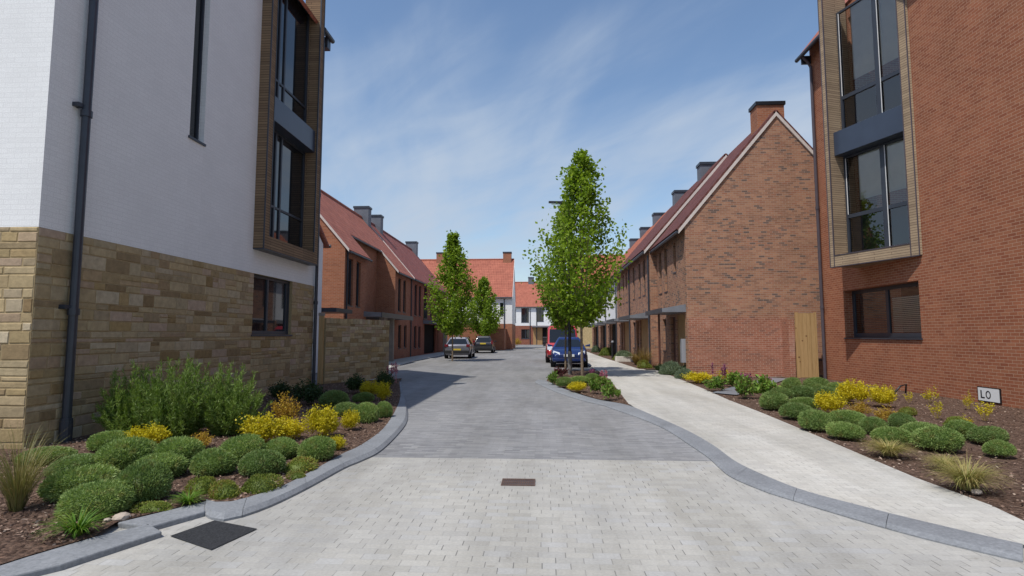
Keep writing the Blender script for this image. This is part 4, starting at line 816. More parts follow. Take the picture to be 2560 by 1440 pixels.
# ================================================================== CARS
def loft(mb, rings, cap=True):
    i0 = len(mb.v); n = len(rings[0])
    for r in rings: mb.v += [tuple(p) for p in r]
    for k in range(len(rings) - 1):
        for q in range(n): mb.f.append((i0 + k * n + q, i0 + k * n + (q + 1) % n, i0 + (k + 1) * n + (q + 1) % n, i0 + (k + 1) * n + q)); mb.mi.append(mb.cur); mb.tint.append(.5)
    if cap: mb.f.append(tuple(i0 + q for q in range(n))[::-1]); mb.f.append(tuple(i0 + (len(rings) - 1) * n + q for q in range(n))); mb.mi += [mb.cur] * 2; mb.tint += [.5] * 2
def car(name, label, cat, loc, rz, paint, W, st, cab, wheels, wr, rear=None, front=None, bumper='car_plastic'):
    """st: lower body stations (y, half-width factor, z low, z top); cab: (y rear base, y rear roof, y front roof, y front base, z belt rear, z belt front, z roof, roof half-width)"""
    t_ = thing(name, label, cat, loc, rz=rz); hw = W / 2; mb = MB(); rings = []
    for (y, f, zl, zt) in st:
        h = hw * f; zm = zl + (zt - zl) * .55
        rings.append([(-h * .86, y, zl), (-h * .985, y, zl + .10), (-h, y, zm), (-h * .965, y, zt - .07), (-h * .86, y, zt), (0, y, zt + .025), (h * .86, y, zt), (h * .965, y, zt - .07), (h, y, zm), (h * .985, y, zl + .10), (h * .86, y, zl), (0, y, zl)])
    loft(mb, rings)
    yrb, yrr, yfr, yfb, zbr, zbf, zr, rw = cab; bw = hw * .90
    def cr(t2):   # cabin ring at height fraction t2 (0 belt .. 1 roof): 4 corners
        w = bw + (rw - bw) * t2; ya = yrb + (yrr - yrb) * t2; yb = yfb + (yfr - yfb) * t2; za = zbr + (zr - .05 - zbr) * t2; zb2 = zbf + (zr - .05 - zbf) * t2
        return (w, ya, yb, za, zb2)
    lv = []
    for t2 in (-.12, 0, .5, .92):
        w, ya, yb, za, zb2 = cr(t2); m = .07
        lv.append([(-w + m, ya, za), (-w, ya + m, za), (-w, (ya + yb) / 2, (za + zb2) / 2), (-w, yb - m, zb2), (-w + m, yb, zb2), (w - m, yb, zb2), (w, yb - m, zb2), (w, (ya + yb) / 2, (za + zb2) / 2), (w, ya + m, za), (w - m, ya, za)])
    w, ya, yb, za, zb2 = cr(1); k = .88
    lv.append([(x * k, (y - (ya + yb) / 2) * .93 + (ya + yb) / 2, zr) for x, y, z in lv[-1]])
    loft(mb, lv)
    body = mb.build('body', paint, t_, smooth=True, local=True)
    bv = body.modifiers.new('bevel', 'BEVEL'); bv.width = .03; bv.segments = 2; bv.limit_method = 'ANGLE'; bv.angle_limit = math.radians(35)
    try:
        wn = body.modifiers.new('wn', 'WEIGHTED_NORMAL'); wn.keep_sharp = True
    except Exception: pass
    def pane(nm, c0, c1, mat='car_glass'):
        mb = MB(); mb.slab([*c0, *c1], .012); return mb.build(nm, mat, t_, local=True)
    def face(end):   # end = 0 rear, 1 front
        q = []
        for t2 in (.10, .86):
            w, ya, yb, za, zb2 = cr(t2); y = (ya - .015, yb + .015)[end]; z = (za, zb2)[end]; q.append((w - .10, y, z))
        a, b_ = q; return [(-a[0], a[1], a[2]), (a[0], a[1], a[2])], [(b_[0], b_[1], b_[2]), (-b_[0], b_[1], b_[2])]
    pane('rear_window', *face(0)); c0, c1 = face(1); pane('windscreen', c0[::-1], c1[::-1])
    for s_ in (-1, 1):
        def sp3(fy, t2):
            w, ya, yb, za, zb2 = cr(t2); return (s_ * (w + .012), ya + (yb - ya) * fy, za + (zb2 - za) * fy)
        for fa, fb in ((.10, .50), (.53, .90)):
            q = [sp3(fa, .12), sp3(fb, .12), sp3(fb, .84), sp3(fa, .84)]; q = q if s_ > 0 else q[::-1]; mb = MB(); mb.slab(q, .012); mb.build('side_window', 'car_glass', t_, local=True)
        y, z = yfb - .32, zbf + .06; mb = MB(); x = s_ * (hw * .90); x2 = s_ * (hw + .16); mb.hexa([(x, y - .04, z), (x2, y - .06, z - .01), (x2, y + .04, z - .01), (x, y + .02, z), (x, y - .05, z + .05), (x2, y - .06, z + .14), (x2, y + .04, z + .12), (x, y + .02, z + .06)]); mb.build('wing_mirror', paint if bumper != 'car_plastic' else 'car_plastic', t_, local=True, bevel=.02)
        for wy in wheels:
            mb = MB(); mb.tube([(s_ * (hw - .23), wy, wr), (s_ * (hw + .005), wy, wr)], wr, 24); wo2 = mb.build('wheel', 'tyre', t_, local=True, bevel=.02)
            mb = MB(); mb.tube([(s_ * (hw + .002), wy, wr), (s_ * (hw + .016), wy, wr)], wr * .62, 20); mb.build('rim', 'rim', wo2, local=True)
            mb = MB(); rr = []
            for a in range(13):
                an = math.pi * a / 12; rr.append((wy + math.cos(an) * (wr + .06), wr + math.sin(an) * (wr + .06)))
            mb.poly([(s_ * (hw + .004), y_, z_) for y_, z_ in rr] + [(s_ * (hw + .004), wy - wr - .06, wr * .6), (s_ * (hw + .004), wy + wr + .06, wr * .6)][:0]); mb.build('wheel_arch', 'car_plastic', t_, local=True)
    yr, yf = st[0][0], st[-1][0]
    def bx(nm, m, x0, x1, y0, y1, z0, z1, bev=.015): mb = MB(); mb.box(x0, x1, y0, y1, z0, z1); return mb.build(nm, m, t_, local=True, bevel=bev)
    if rear:
        zp, zl0, zl1, lw, lx = rear
        bx('number_plate', 'plate_yellow', -.26, .26, yr - .03, yr + .02, zp - .06, zp + .06, .004)
        for s_ in (-1, 1): bx('tail_light', 'lamp_red', min(s_ * lx, s_ * (lx - lw)), max(s_ * lx, s_ * (lx - lw)), yr - .02, yr + .22, zl0, zl1)
        bx('bumper', bumper, -hw * .9, hw * .9, yr - .05, yr + .12, st[0][2] + .0, st[0][2] + .22, .03)
        mb = MB(); mb.tube([(-.42, yr + .10, .27), (-.42, yr - .06, .27)], .035, 10); mb.build('exhaust', 'rim', t_, local=True)
    if front:
        zp, zl0, zl1, lw, lx = front
        bx('number_plate', 'plate_white', -.26, .26, yf - .02, yf + .045, zp - .06, zp + .06, .004)
        for s_ in (-1, 1):
            mb = MB(); a, b_ = s_ * lx, s_ * (lx - lw); ins = s_ * .0
            mb.hexa([(a, yf - .42, zl0 + .06), (b_, yf - .06, zl0), (b_, yf + .02, zl0), (a, yf - .12, zl0 + .04), (a, yf - .5, zl1 + .05), (b_, yf - .16, zl1 - .06), (b_, yf - .05, zl1 - .06), (a, yf - .22, zl1 + .03)]); mb.build('headlight', 'lamp_clear', t_, local=True, bevel=.02)
        bx('grille', 'car_plastic', -hw * .55, hw * .55, yf - .03, yf + .03, zp - .28, zp - .12, .01); bx('bumper', bumper, -hw * .88, hw * .88, yf - .2, yf + .04, st[-1][2], st[-1][2] + .14, .03)
    return t_
hatch = [(-2.0, .86, .36, .74), (-1.93, .93, .26, .92), (-1.5, .99, .22, .98), (-.4, 1, .2, .95), (.9, 1, .2, .93), (1.35, .98, .2, .86), (1.8, .93, .24, .76), (1.98, .82, .32, .62)]
def at(px, py): p = G(px, py); return p.x, p.y
x, y = at(1150, 897); car('parked_car', 'silver hatchback seen from behind, parked by the nearer left tree', 'car', (x - .28, y + 2.0, 0), .04, 'silver_paint', 1.86, hatch, (-1.88, -1.42, .25, 1.05, .95, .92, 1.46, .60), (-1.28, 1.25), .31, rear=(.62, .80, .98, .24, .86))
x, y = at(1211, 883); car('parked_car', 'black hatchback seen from behind, parked beyond the silver car', 'car', (x - .15, y + 1.6, 0), .03, 'black_paint', 1.80, [(a, f, z0, z1) for a, f, z0, z1 in hatch], (-1.9, -1.6, .25, 1.0, .93, .92, 1.52, .58), (-1.25, 1.22), .30, rear=(.86, .80, 1.12, .17, .88))
x, y = at(1425, 919)
sup = [(-1.95, .88, .34, .85), (-1.85, .96, .25, .98), (-.9, 1, .21, 1.0), (.8, 1, .21, .99), (1.3, .98, .22, .92), (1.72, .93, .25, .80), (1.92, .80, .32, .64)]
car('parked_car', 'dark blue hatchback facing the camera beside the right hand trees', 'car', (x + .03, y + 1.75, 0), math.pi - .04, 'blue_paint', 1.84, sup, (-1.85, -1.5, .35, 1.25, .98, .97, 1.50, .56), (-1.22, 1.2), .30, front=(.60, .62, .80, .34, .79), bumper='blue_paint')
van = [(-2.45, .95, .32, 1.05), (-2.35, 1, .25, 1.12), (0, 1, .24, 1.12), (1.2, 1, .24, 1.10), (1.75, .98, .26, 1.02), (2.2, .93, .28, .92), (2.4, .84, .34, .72)]
car('parked_van', 'red van with a broad windscreen parked behind the blue hatchback', 'van', (x - .16, y + 6.6, 0), math.pi, 'red_paint', 2.0, van, (-2.42, -2.36, .75, 1.62, 1.10, 1.06, 2.16, .86), (-1.55, 1.5), .33, front=(.55, .72, 1.0, .30, .92), bumper='car_plastic')

# ================================================================== PLANTS
def sphere_dirs(n, up=-.15):
    d = rng.normal(size=(n * 3, 3)); d /= np.linalg.norm(d, axis=1)[:, None]; d = d[d[:, 2] > up][:n]; return d
def lump(d, k, amp, seed):
    r = np.random.default_rng(seed); c = r.normal(size=(k, 3)); c /= np.linalg.norm(c, axis=1)[:, None]; a = r.uniform(-1, 1, k)
    return 1 + amp * (np.exp(-((d[:, None, :] - c[None]) ** 2).sum(2) / .25) * a).sum(1)
def core(scale, seed, r=.9, hgt=1.0, off=0.0):
    vs, fs = [], []; nu, nv = 14, 7
    for j in range(nv + 1):
        for i in range(nu):
            a = 2 * math.pi * i / nu; e = -.6 + (math.pi / 2 + .6) * j / nv; vs.append((math.cos(a) * math.cos(e), math.sin(a) * math.cos(e), math.sin(e)))
    vs = np.array(vs); vs *= lump(vs, 9, .16, seed)[:, None] * r * scale; vs[:, 2] = np.maximum(vs[:, 2] * hgt + off * scale, 0)
    for j in range(nv):
        for i in range(nu): fs.append((j * nu + i, j * nu + (i + 1) % nu, (j + 1) * nu + (i + 1) % nu, (j + 1) * nu + i))
    return vs, fs, np.full(len(fs), .1)
def dome_mesh(mat, n, R, hgt, bl, bw, seed, up=.35, amp=.16, jit=.55, off=0.0):
    d = sphere_dirs(n, -.5); n = len(d); r = R * lump(d, 9, amp, seed) * rng.uniform(.80, 1.0, n); P = d * r[:, None]; P[:, 2] = np.maximum(P[:, 2] * hgt + off * R, .005)
    D = d + rng.normal(size=(n, 3)) * jit; D[:, 2] += up; L = rng.uniform(.6, 1.2, n) * bl
    clump = rng.random(n) * .6 + .4 * np.clip(lump(d, 40, .8, seed + 5) - .5, 0, 1)
    return kites_mesh('shrub', P, D, L, rng.uniform(.7, 1.2, n) * bw, clump, mat, extra=core(R, seed, .82, hgt, off))
def cluster_mesh(mat, stems, per, R, H, ll, lw, seed, spread=.8):
    r_ = np.random.default_rng(seed); P, D = [], []; ev, ef = [], []
    for s_ in range(stems):
        a = r_.uniform(0, 2 * math.pi); rad = R * math.sqrt(r_.random()); h = H * r_.uniform(.55, 1.05) * (1 - .35 * (rad / R) ** 2); tip = np.array([math.cos(a) * rad, math.sin(a) * rad, h]); bs = np.array([math.cos(a) * rad * .25, math.sin(a) * rad * .25, 0])
        t2 = r_.uniform(.25, 1.0, per) ** .7; p = bs + (tip - bs) * t2[:, None] + r_.normal(size=(per, 3)) * R * .10; P.append(p)
        dd = r_.normal(size=(per, 3)) * spread + (tip - bs) / np.linalg.norm(tip - bs) * .5; D.append(dd)
        i = len(ev); w = .004; ev += [bs + (w, 0, 0), bs - (w, 0, 0), tip - (w * .5, 0, 0), tip + (w * .5, 0, 0)]; ef.append((i, i + 1, i + 2, i + 3))
    P, D = np.concatenate(P), np.concatenate(D); P[:, 2] = np.maximum(P[:, 2], .01); n = len(P)
    return kites_mesh('shrub', P, D, r_.uniform(.6, 1.2, n) * ll, r_.uniform(.7, 1.2, n) * lw, r_.random(n), mat, extra=(np.array(ev), ef, np.full(len(ef), .05)))
def spire_mesh(mat, stems, per, R, H, ll, lw, seed):
    r_ = np.random.default_rng(seed); P, D = [], []
    for s_ in range(stems):
        a = r_.uniform(0, 2 * math.pi); rad = R * math.sqrt(r_.random()); lean = r_.uniform(.3, 1.5); h = H * r_.uniform(.32, 1.08) * (1 - .38 * (rad / R) ** 2); bs = np.array([math.cos(a) * rad * .6, math.sin(a) * rad * .6, 0]); tip = bs + np.array([math.cos(a) * rad * .55 * (1 + lean), math.sin(a) * rad * .55 * (1 + lean), h])
        bend = r_.normal(size=3) * .06; bend[2] = 0; t2 = r_.uniform(.02, 1, per); p = bs + (tip - bs) * t2[:, None] + bend * np.sin(t2 * 3)[:, None]; ax = (tip - bs) / np.linalg.norm(tip - bs); dd = r_.normal(size=(per, 3)) * .55 + ax * .9
        P.append(p + r_.normal(size=(per, 3)) * .012); D.append(dd)
    P, D = np.concatenate(P), np.concatenate(D); n = len(P); P[:, 2] = np.maximum(P[:, 2], .01)
    return kites_mesh('shrub', P, D, r_.uniform(.6, 1.2, n) * ll, r_.uniform(.7, 1.2, n) * lw, r_.random(n), mat)
def grass_mesh(mat, n, R, H, w, seed, droop=.5, segs=4, up=1.0):
    r_ = np.random.default_rng(seed); vs, fs, tn = [], [], []
    for k in range(n):
        a = r_.uniform(0, 2 * math.pi); b0 = np.array([math.cos(a), math.sin(a), 0]) * R * .22 * r_.random(); out = r_.uniform(.25, 1.0); d2 = a + r_.normal() * .5; L = H * r_.uniform(.6, 1.15); p = b0.copy(); el = math.atan2(up, out); sd = np.array([-math.sin(d2), math.cos(d2), 0]); i0 = len(vs)
        for s_ in range(segs + 1):
            ww = w * (1 - s_ / segs) ** .7 + .0006; vs += [p + sd * ww / 2, p - sd * ww / 2]; p = p + np.array([math.cos(d2) * math.cos(el), math.sin(d2) * math.cos(el), math.sin(el)]) * L / segs; el -= droop * r_.uniform(.6, 1.4) / segs * 2
            p[2] = max(p[2], .01)
        tt = r_.random()
        for s_ in range(segs): q = i0 + 2 * s_; fs.append((q, q + 1, q + 3, q + 2)); tn.append(tt)
    me = bpy.data.meshes.new('grass'); me.from_pydata([tuple(v) for v in vs], [], fs); at_ = me.attributes.new('tint', 'FLOAT', 'FACE'); at_.data.foreach_set('value', tn); me.materials.append(MATS[mat]); return me
MESH = {
 'dome': [dome_mesh('leaf_dome', 7500, .5, .66 + .05 * (i % 3 - 1), .060 + .006 * (i % 2), .020, 11 + i, amp=.13 + .035 * (i % 3), jit=.5 + .12 * (i % 2), off=.42) for i in range(7)],
 'grey': [dome_mesh('leaf_greygreen', 3200, .5, .95, .12, .022, 31 + i, up=.8, jit=.4) for i in range(2)],
 'low': [dome_mesh('leaf_olive', 2200, .5, .8, .07, .04, 41 + i, amp=.45) for i in range(2)],
 'yellow': [cluster_mesh('leaf_yellow', 60, 60, .55, .95, .075, .045, 51 + i) for i in range(3)],
 'orange': [cluster_mesh('leaf_orange', 40, 40, .52, .95, .075, .045, 61 + i) for i in range(2)],
 'thin': [cluster_mesh('leaf_yellow', 14, 20, .42, 1.0, .085, .05, 66 + i) for i in range(2)],
 'rosemary': [spire_mesh('leaf_rosemary', 160, 130, .36, 1.08, .085, .013, 71 + i) for i in range(3)],
 'dark': [cluster_mesh('leaf_dark', 60, 40, .5, .9, .07, .05, 81 + i) for i in range(2)],
 'broad': [cluster_mesh('leaf_broad', 34, 18, .46, .9, .19, .10, 91 + i) for i in range(3)],
 'purple': [cluster_mesh('leaf_purple', 34, 18, .46, .9, .15, .08, 101)],
 'straw': [grass_mesh('straw', 800, .5, .72, .010, 111 + i, .75) for i in range(2)],
 'tall': [grass_mesh('straw_dark', 420, .5, 1.05, .011, 121, .5)],
 'ginger': [grass_mesh('ginger', 420, .5, .85, .016, 131, .4)],
 'strap': [grass_mesh('leaf_strap', 190, .5, .75, .034, 141 + i, .75) for i in range(2)],
}
NAME = dict(dome='dome_shrub', grey='lavender_plant', low='low_shrub', yellow='yellow_shrub', orange='orange_shrub', thin='yellow_shrub', rosemary='rosemary_bush', dark='dark_shrub', broad='leafy_plant', purple='purple_plant', straw='ornamental_grass', tall='ornamental_grass', ginger='ornamental_grass', strap='strappy_plant')
CATG = dict(dome=('shrub', 'rounded green dome shrubs'), grey=('plant', 'grey green plants'), low=('shrub', 'low olive shrubs'), yellow=('shrub', 'yellow leaved shrubs'), orange=('shrub', 'orange leaved shrubs'), thin=('shrub', 'thin yellow shrubs'), rosemary=('bush', 'tall feathery bushes'), dark=('shrub', 'dark green shrubs'), broad=('plant', 'leafy bedding plants'), purple=('plant', 'purple leaved plants'), straw=('grass', 'straw coloured grass tufts'), tall=('grass', None), ginger=('grass', None), strap=('plant', 'strappy leaved plants'))
cnt = {}
def plant(kind, px, py, wpx, hpx, label, zb=.05, nm=None):
    p = G(px, py, zb)
    if p.y > 23 and p.x > 4.9: p = Vector((4.92, p.y * 4.92 / p.x, zb))
    dist = (p - CAM).dot(cF); Wm = wpx / F * dist; Hm = hpx / F * dist * 1.0
    i = cnt.get(kind, 0); cnt[kind] = i + 1
    me = MESH[kind][i % len(MESH[kind])]; o = bpy.data.objects.new(nm or NAME[kind], me); COL.objects.link(o)
    p.y += Wm * .32; p.x *= (p.y / (p.y - Wm * .32)) if p.y > 1 else 1
    hm = {'dome': .55, 'grey': .54, 'low': .5}.get(kind, .95 if kind not in ('straw', 'tall', 'ginger', 'strap') else .62)
    see = Hm - (Wm * .25 * (EYE / max(dist, 1))) * .9; see = max(see, Hm * .55)
    if kind == 'dome': Wm *= random.uniform(1.02, 1.16)
    o.location = p; o.scale = (Wm * random.uniform(.92, 1.08), Wm, see / hm * random.uniform(.95, 1.15)); o.rotation_euler = (0, 0, random.uniform(0, 6.28))
    c, g = CATG[kind]; tag(o, label, c, g); return o
D = 'rounded grey-green dome shrub '
LB = [('dome', 280, 1130, 92, 50, D + 'in the left bed, rearmost, by the downpipe foot'),
 ('dome', 312, 1182, 116, 74, D + 'in the left bed, second row, below the small yellow bush'),
 ('dome', 440, 1172, 112, 68, D + 'in the left bed, directly left of the orange bush'),
 ('dome', 400, 1200, 112, 64, D + 'in the left bed, just behind the tall front one'),
 ('dome', 534, 1192, 106, 62, D + 'in the left bed, right behind the olive low shrubs'),
 ('dome', 605, 1160, 92, 62, D + 'in the left bed, tucked under the widest yellow bush'),
 ('dome', 655, 1194, 106, 68, D + 'in the left bed, second from the row\'s kerb end'),
 ('dome', 703, 1150, 78, 50, D + 'in the left bed, wedged behind the kerb-end dome'),
 ('dome', 790, 1155, 90, 62, D + 'at the kerb end of the middle row in the left bed'),
 ('dome', 192, 1192, 118, 52, D + 'in the left bed, half hidden behind the wide front dome'),
 ('dome', 200, 1256, 144, 86, D + 'in the left bed, leftmost of the front three'),
 ('dome', 352, 1264, 116, 98, D + 'in the left bed, tall, rightmost of the front three'),
 ('dome', 240, 1298, 146, 74, D + 'in the left bed, biggest of all, right behind the strappy plant'),
 ('dome', 112, 1164, 104, 44, D + 'at the left edge beside the tall tan grass'),
 ('dome', 864, 1042, 60, 38, D + 'sunlit by the left kerb bend, leftmost of that trio'),
 ('dome', 915, 1058, 60, 46, D + 'sunlit by the left kerb bend, frontmost of that trio'),
 ('dome', 957, 1045, 42, 38, D + 'sunlit by the left kerb bend, nearest the kerb of that trio'),
 ('dome', 835, 1018, 64, 40, D + 'shaded, before the stone garden wall'),
 ('dome', 908, 1006, 50, 24, D + 'small, shaded, behind the sunlit trio by the kerb bend'),
 ('low', 512, 1234, 66, 46, 'olive low shrub in the left bed, leftmost of the front olive clump'),
 ('low', 565, 1246, 66, 50, 'olive low shrub in the left bed, frontmost, reaching towards the kerb'),
 ('low', 650, 1230, 80, 46, 'olive and rusty low shrub in the left bed, nearest the kerb curve'),
 ('low', 748, 1182, 80, 42, 'small brownish low shrub in front of the kerb-end dome shrub'),
 ('low', 384, 1280, 72, 26, 'low olive plant right of the biggest dome shrub in the left bed'),
 ('low', 742, 1198, 46, 20, 'tiny olive sprig at the kerb below the small brownish shrub'),
 ('strap', 470, 1266, 74, 42, 'bright lime strappy tuft by the kink in the left kerb'),
 ('strap', 192, 1352, 118, 84, 'big strappy green plant at the bottom left corner'),
 ('tall', 40, 1290, 130, 165, 'tall tan ornamental grass at the left edge of the photo'),
 ('yellow', 368, 1124, 84, 66, 'bright yellow bush at the foot of the tall feathery bushes'),
 ('orange', 498, 1126, 74, 44, 'small orange bush between two dome shrubs in the left bed'),
 ('yellow', 652, 1116, 104, 86, 'wide bright yellow bush right of the tall feathery bushes'),
 ('yellow', 722, 1104, 76, 62, 'yellow bush between the widest and the tallest yellow ones in the left bed'),
 ('orange', 714, 1062, 66, 72, 'orange tinged bush behind the yellow bushes in the left bed'),
 ('yellow', 803, 1098, 80, 90, 'tallest bright yellow bush, right end of the left bed group'),
 ('yellow', 842, 1128, 46, 40, 'small yellow bush at the kerb edge below the tallest yellow one'),
 ('yellow', 876, 1078, 44, 50, 'small yellow bush in front of the sunlit dome trio'),
 ('yellow', 926, 992, 48, 40, 'shaded yellow bush before the stone garden wall, left of a pair'),
 ('yellow', 958, 1002, 40, 44, 'shaded yellow bush nearest the kerb before the stone garden wall'),
 ('rosemary', 330, 1096, 125, 150, 'dark shaded feathery bush against the stone base, leftmost of three'),
 ('rosemary', 445, 1102, 160, 165, 'tall green feathery bush against the stone base, middle of three'),
 ('rosemary', 572, 1094, 142, 160, 'tall sunlit feathery bush against the stone base, rightmost of three'),
 ('dark', 702, 1006, 66, 50, 'dark shaded shrub at the stone base, left of the far downpipe'),
 ('dark', 768, 1016, 84, 66, 'dark shaded shrub under the far downpipe of the white building'),
 ('dark', 890, 986, 60, 48, 'dark olive shrub against the middle of the stone garden wall'),
 ('dark', 962, 975, 50, 48, 'dark green shrub at the far end of the stone garden wall')]
for a in LB: plant(*a)
RBd = 'rounded green dome shrub '
RB_ = [('dome', 1936, 1024, 62, 42, RBd + 'at the pavement edge beside the purple spiked plants'),
 ('dome', 1990, 1048, 72, 40, RBd + 'in the right bed, lower one beside the spiked plants'),
 ('dome', 2012, 1024, 62, 30, RBd + 'in the right bed, upper of the pair left of yellow bushes'),
 ('dome', 2040, 1077, 70, 48, RBd + 'in the right bed, front row, below the leftmost yellow bush'),
 ('dome', 2118, 1066, 76, 36, RBd + 'in the right bed, directly below the orange yellow bush'),
 ('dome', 2114, 1098, 70, 44, RBd + 'in the right bed, front row, second from the pavement'),
 ('dome', 2184, 1084, 60, 36, RBd + 'in the front row of the right bed, below the orange bush'),
 ('dome', 2257, 1078, 56, 36, RBd + 'in the right bed, small, behind one touching straw grass'),
 ('dome', 2232, 1112, 78, 42, RBd + 'in the right bed, directly behind the first straw grass tuft'),
 ('dome', 2305, 1098, 84, 42, RBd + 'in the right bed, just behind the largest front dome'),
 ('dome', 2342, 1128, 96, 56, RBd + 'in the right bed, largest, between the straw grass tufts'),
 ('dome', 2402, 1096, 78, 42, RBd + 'in the right bed, below the street name plate'),
 ('dome', 2470, 1112, 74, 46, RBd + 'at the right edge, just right of the name plate one'),
 ('dome', 2498, 1142, 66, 40, RBd + 'in the right bed, frontmost one at the right edge'),
 ('dome', 1980, 982, 44, 30, RBd + 'in front of the timber gate, left of the gate pair'),
 ('dome', 2044, 974, 50, 28, RBd + 'right at the foot of the timber gate'),
 ('dome', 2090, 986, 46, 30, RBd + 'at the foot of the right hand downpipe'),
 ('dome', 2008, 1000, 62, 32, RBd + 'in the middle of the cluster before the timber gate'),
 ('dome', 2064, 1006, 50, 32, RBd + 'between the gate cluster and the yellow bushes'),
 ('dome', 1956, 1000, 54, 32, RBd + 'filling the pavement side of the timber gate cluster'),
 ('dome', 2034, 992, 52, 32, RBd + 'in the heart of the timber gate cluster'),
 ('dome', 2110, 1002, 44, 30, RBd + 'half behind the tallest yellow bush by the downpipe'),
 ('low', 1886, 980, 46, 28, 'low olive shrub behind the leafy plants by the brick garden wall'),
 ('low', 2268, 1036, 40, 24, 'low olive shrub on bare bark below the wire loop'),
 ('low', 2384, 1062, 44, 24, 'low olive shrub behind the domes left of the name plate'),
 ('yellow', 2074, 1036, 68, 56, 'yellow bush in the right bed, leftmost and in front of its group'),
 ('yellow', 2132, 1012, 62, 60, 'tallest yellow bush in the right bed, under the ground floor window'),
 ('yellow', 2108, 1052, 54, 28, 'low yellow bush in the right bed between two dome shrubs'),
 ('yellow', 2206, 1018, 60, 50, 'round yellow bush in the right bed beside the black wire loop'),
 ('orange', 2150, 1042, 56, 36, 'orange yellow bush in the middle of the right bed'),
 ('orange', 2214, 1056, 52, 42, 'sparse orange bush on bare bark in the right bed'),
 ('thin', 2332, 1008, 52, 40, 'thin yellow bush against the red brick wall, right of the window'),
 ('thin', 2344, 1048, 40, 46, 'thin yellow bush on bare bark midway along the right bed'),
 ('thin', 2424, 1024, 34, 46, 'thin yellow bush just left of the street name plate'),
 ('thin', 2462, 1054, 56, 50, 'thin yellow bush just under the street name plate'),
 ('thin', 2412, 1062, 44, 26, 'low thin yellow bush before the domes left of the right edge'),
 ('thin', 2274, 1008, 26, 28, 'tiny yellow sprig by the red brick wall near the wire loop'),
 ('straw', 2224, 1146, 112, 60, 'straw coloured grass tuft in the right bed, the smaller farther one'),
 ('straw', 2420, 1236, 150, 108, 'straw coloured grass tuft at the bottom right, the larger nearer one'),
 ('straw', 2362, 1176, 86, 50, 'straw coloured grass tuft between the large one and the front dome'),
 ('broad', 1790, 978, 56, 42, 'leafy green plant beside the grey path slab'),
 ('broad', 1862, 996, 52, 56, 'leafy green plant right of the grey path slab, left of its pair'),
 ('broad', 1912, 996, 60, 56, 'leafy green plant next to the pavement edge dome shrub'),
 ('broad', 1838, 968, 50, 38, 'leafy green plant against the brick garden wall'),
 ('yellow', 1746, 958, 66, 32, 'yellow bush by the pavement in front of the brick garden wall'),
 ('yellow', 1812, 960, 34, 32, 'small yellow bush behind the leafy plant near the grey path slab'),
 ('grey', 1712, 946, 44, 26, 'low grey green plant left of the roadside yellow bush'),
 ('grey', 1676, 936, 56, 34, 'feathery grey green plant at the corner of the tall gable'),
 ('grey', 1726, 936, 62, 26, 'feathery grey green plant along the foot of the tall gable'),
 ('broad', 1486, 984, 38, 42, 'leafy green plant in the island bed right of the yellow bush'),
 ('broad', 1522, 1000, 38, 46, 'leafy green plant at the pavement corner of the island bed'),
 ('broad', 1545, 994, 20, 22, 'small leafy plant at the sharp tip of the island bed'),
 ('broad', 1502, 966, 36, 30, 'leafy green plant at the back of the island bed by the pavement'),
 ('dome', 1412, 968, 40, 24, 'rounded dome shrub in the island bed under the street lamp'),
 ('dome', 1450, 962, 50, 20, 'rounded dome shrub in the island bed at the foot of the tall tree'),
 ('dome', 1482, 955, 34, 20, 'rounded dome shrub in the island bed just right of the tall tree trunk'),
 ('yellow', 1444, 980, 46, 26, 'bright yellow bush at the front of the island bed'),
 ('broad', 1384, 962, 28, 34, 'reddish green leafy plant at the left tip of the island bed'),
 ('purple', 1403, 940, 42, 24, 'dark purple leaved plant in front of the blue car'),
 ('ginger', 1612, 908, 40, 44, 'ginger coloured grass clump on the right bed before the terrace'),
 ('low', 1614, 914, 34, 22, 'yellow green low shrub below the ginger grass clump'),
 ('dark', 1650, 914, 34, 22, 'dark green shrub beside the door of the end terrace house'),
 ('ginger', 1590, 890, 34, 30, 'olive grass clump behind the white stone trough'),
 ('low', 1515, 884, 40, 24, 'low green shrub left of the black bollard'),
 ('low', 1550, 880, 40, 26, 'low green shrub behind the bollard under the brick terrace house'),
 ('grey', 1490, 876, 22, 16, 'grey green plant before the white terrace houses'),
 ('dark', 1018, 884, 36, 26, 'dark green shrub at the left terrace beside the porch pier'),
 ('dark', 1048, 880, 40, 22, 'dark green shrub under the windows at the far left terrace'),
 ('orange', 1292, 864, 22, 18, 'orange bush at the end of the far brick garden wall'),
 ('dark', 1294, 858, 22, 62, 'tall dark green shrub before the white house closing the road')]
for a in RB_: plant(*a)
o = plant('grey', 1562, 888, 46, 22, 'grey green lavender growing in the white stone trough', .30); o.location = (tp.x, tp.y, .30); o.scale = (.95, .58, .75)
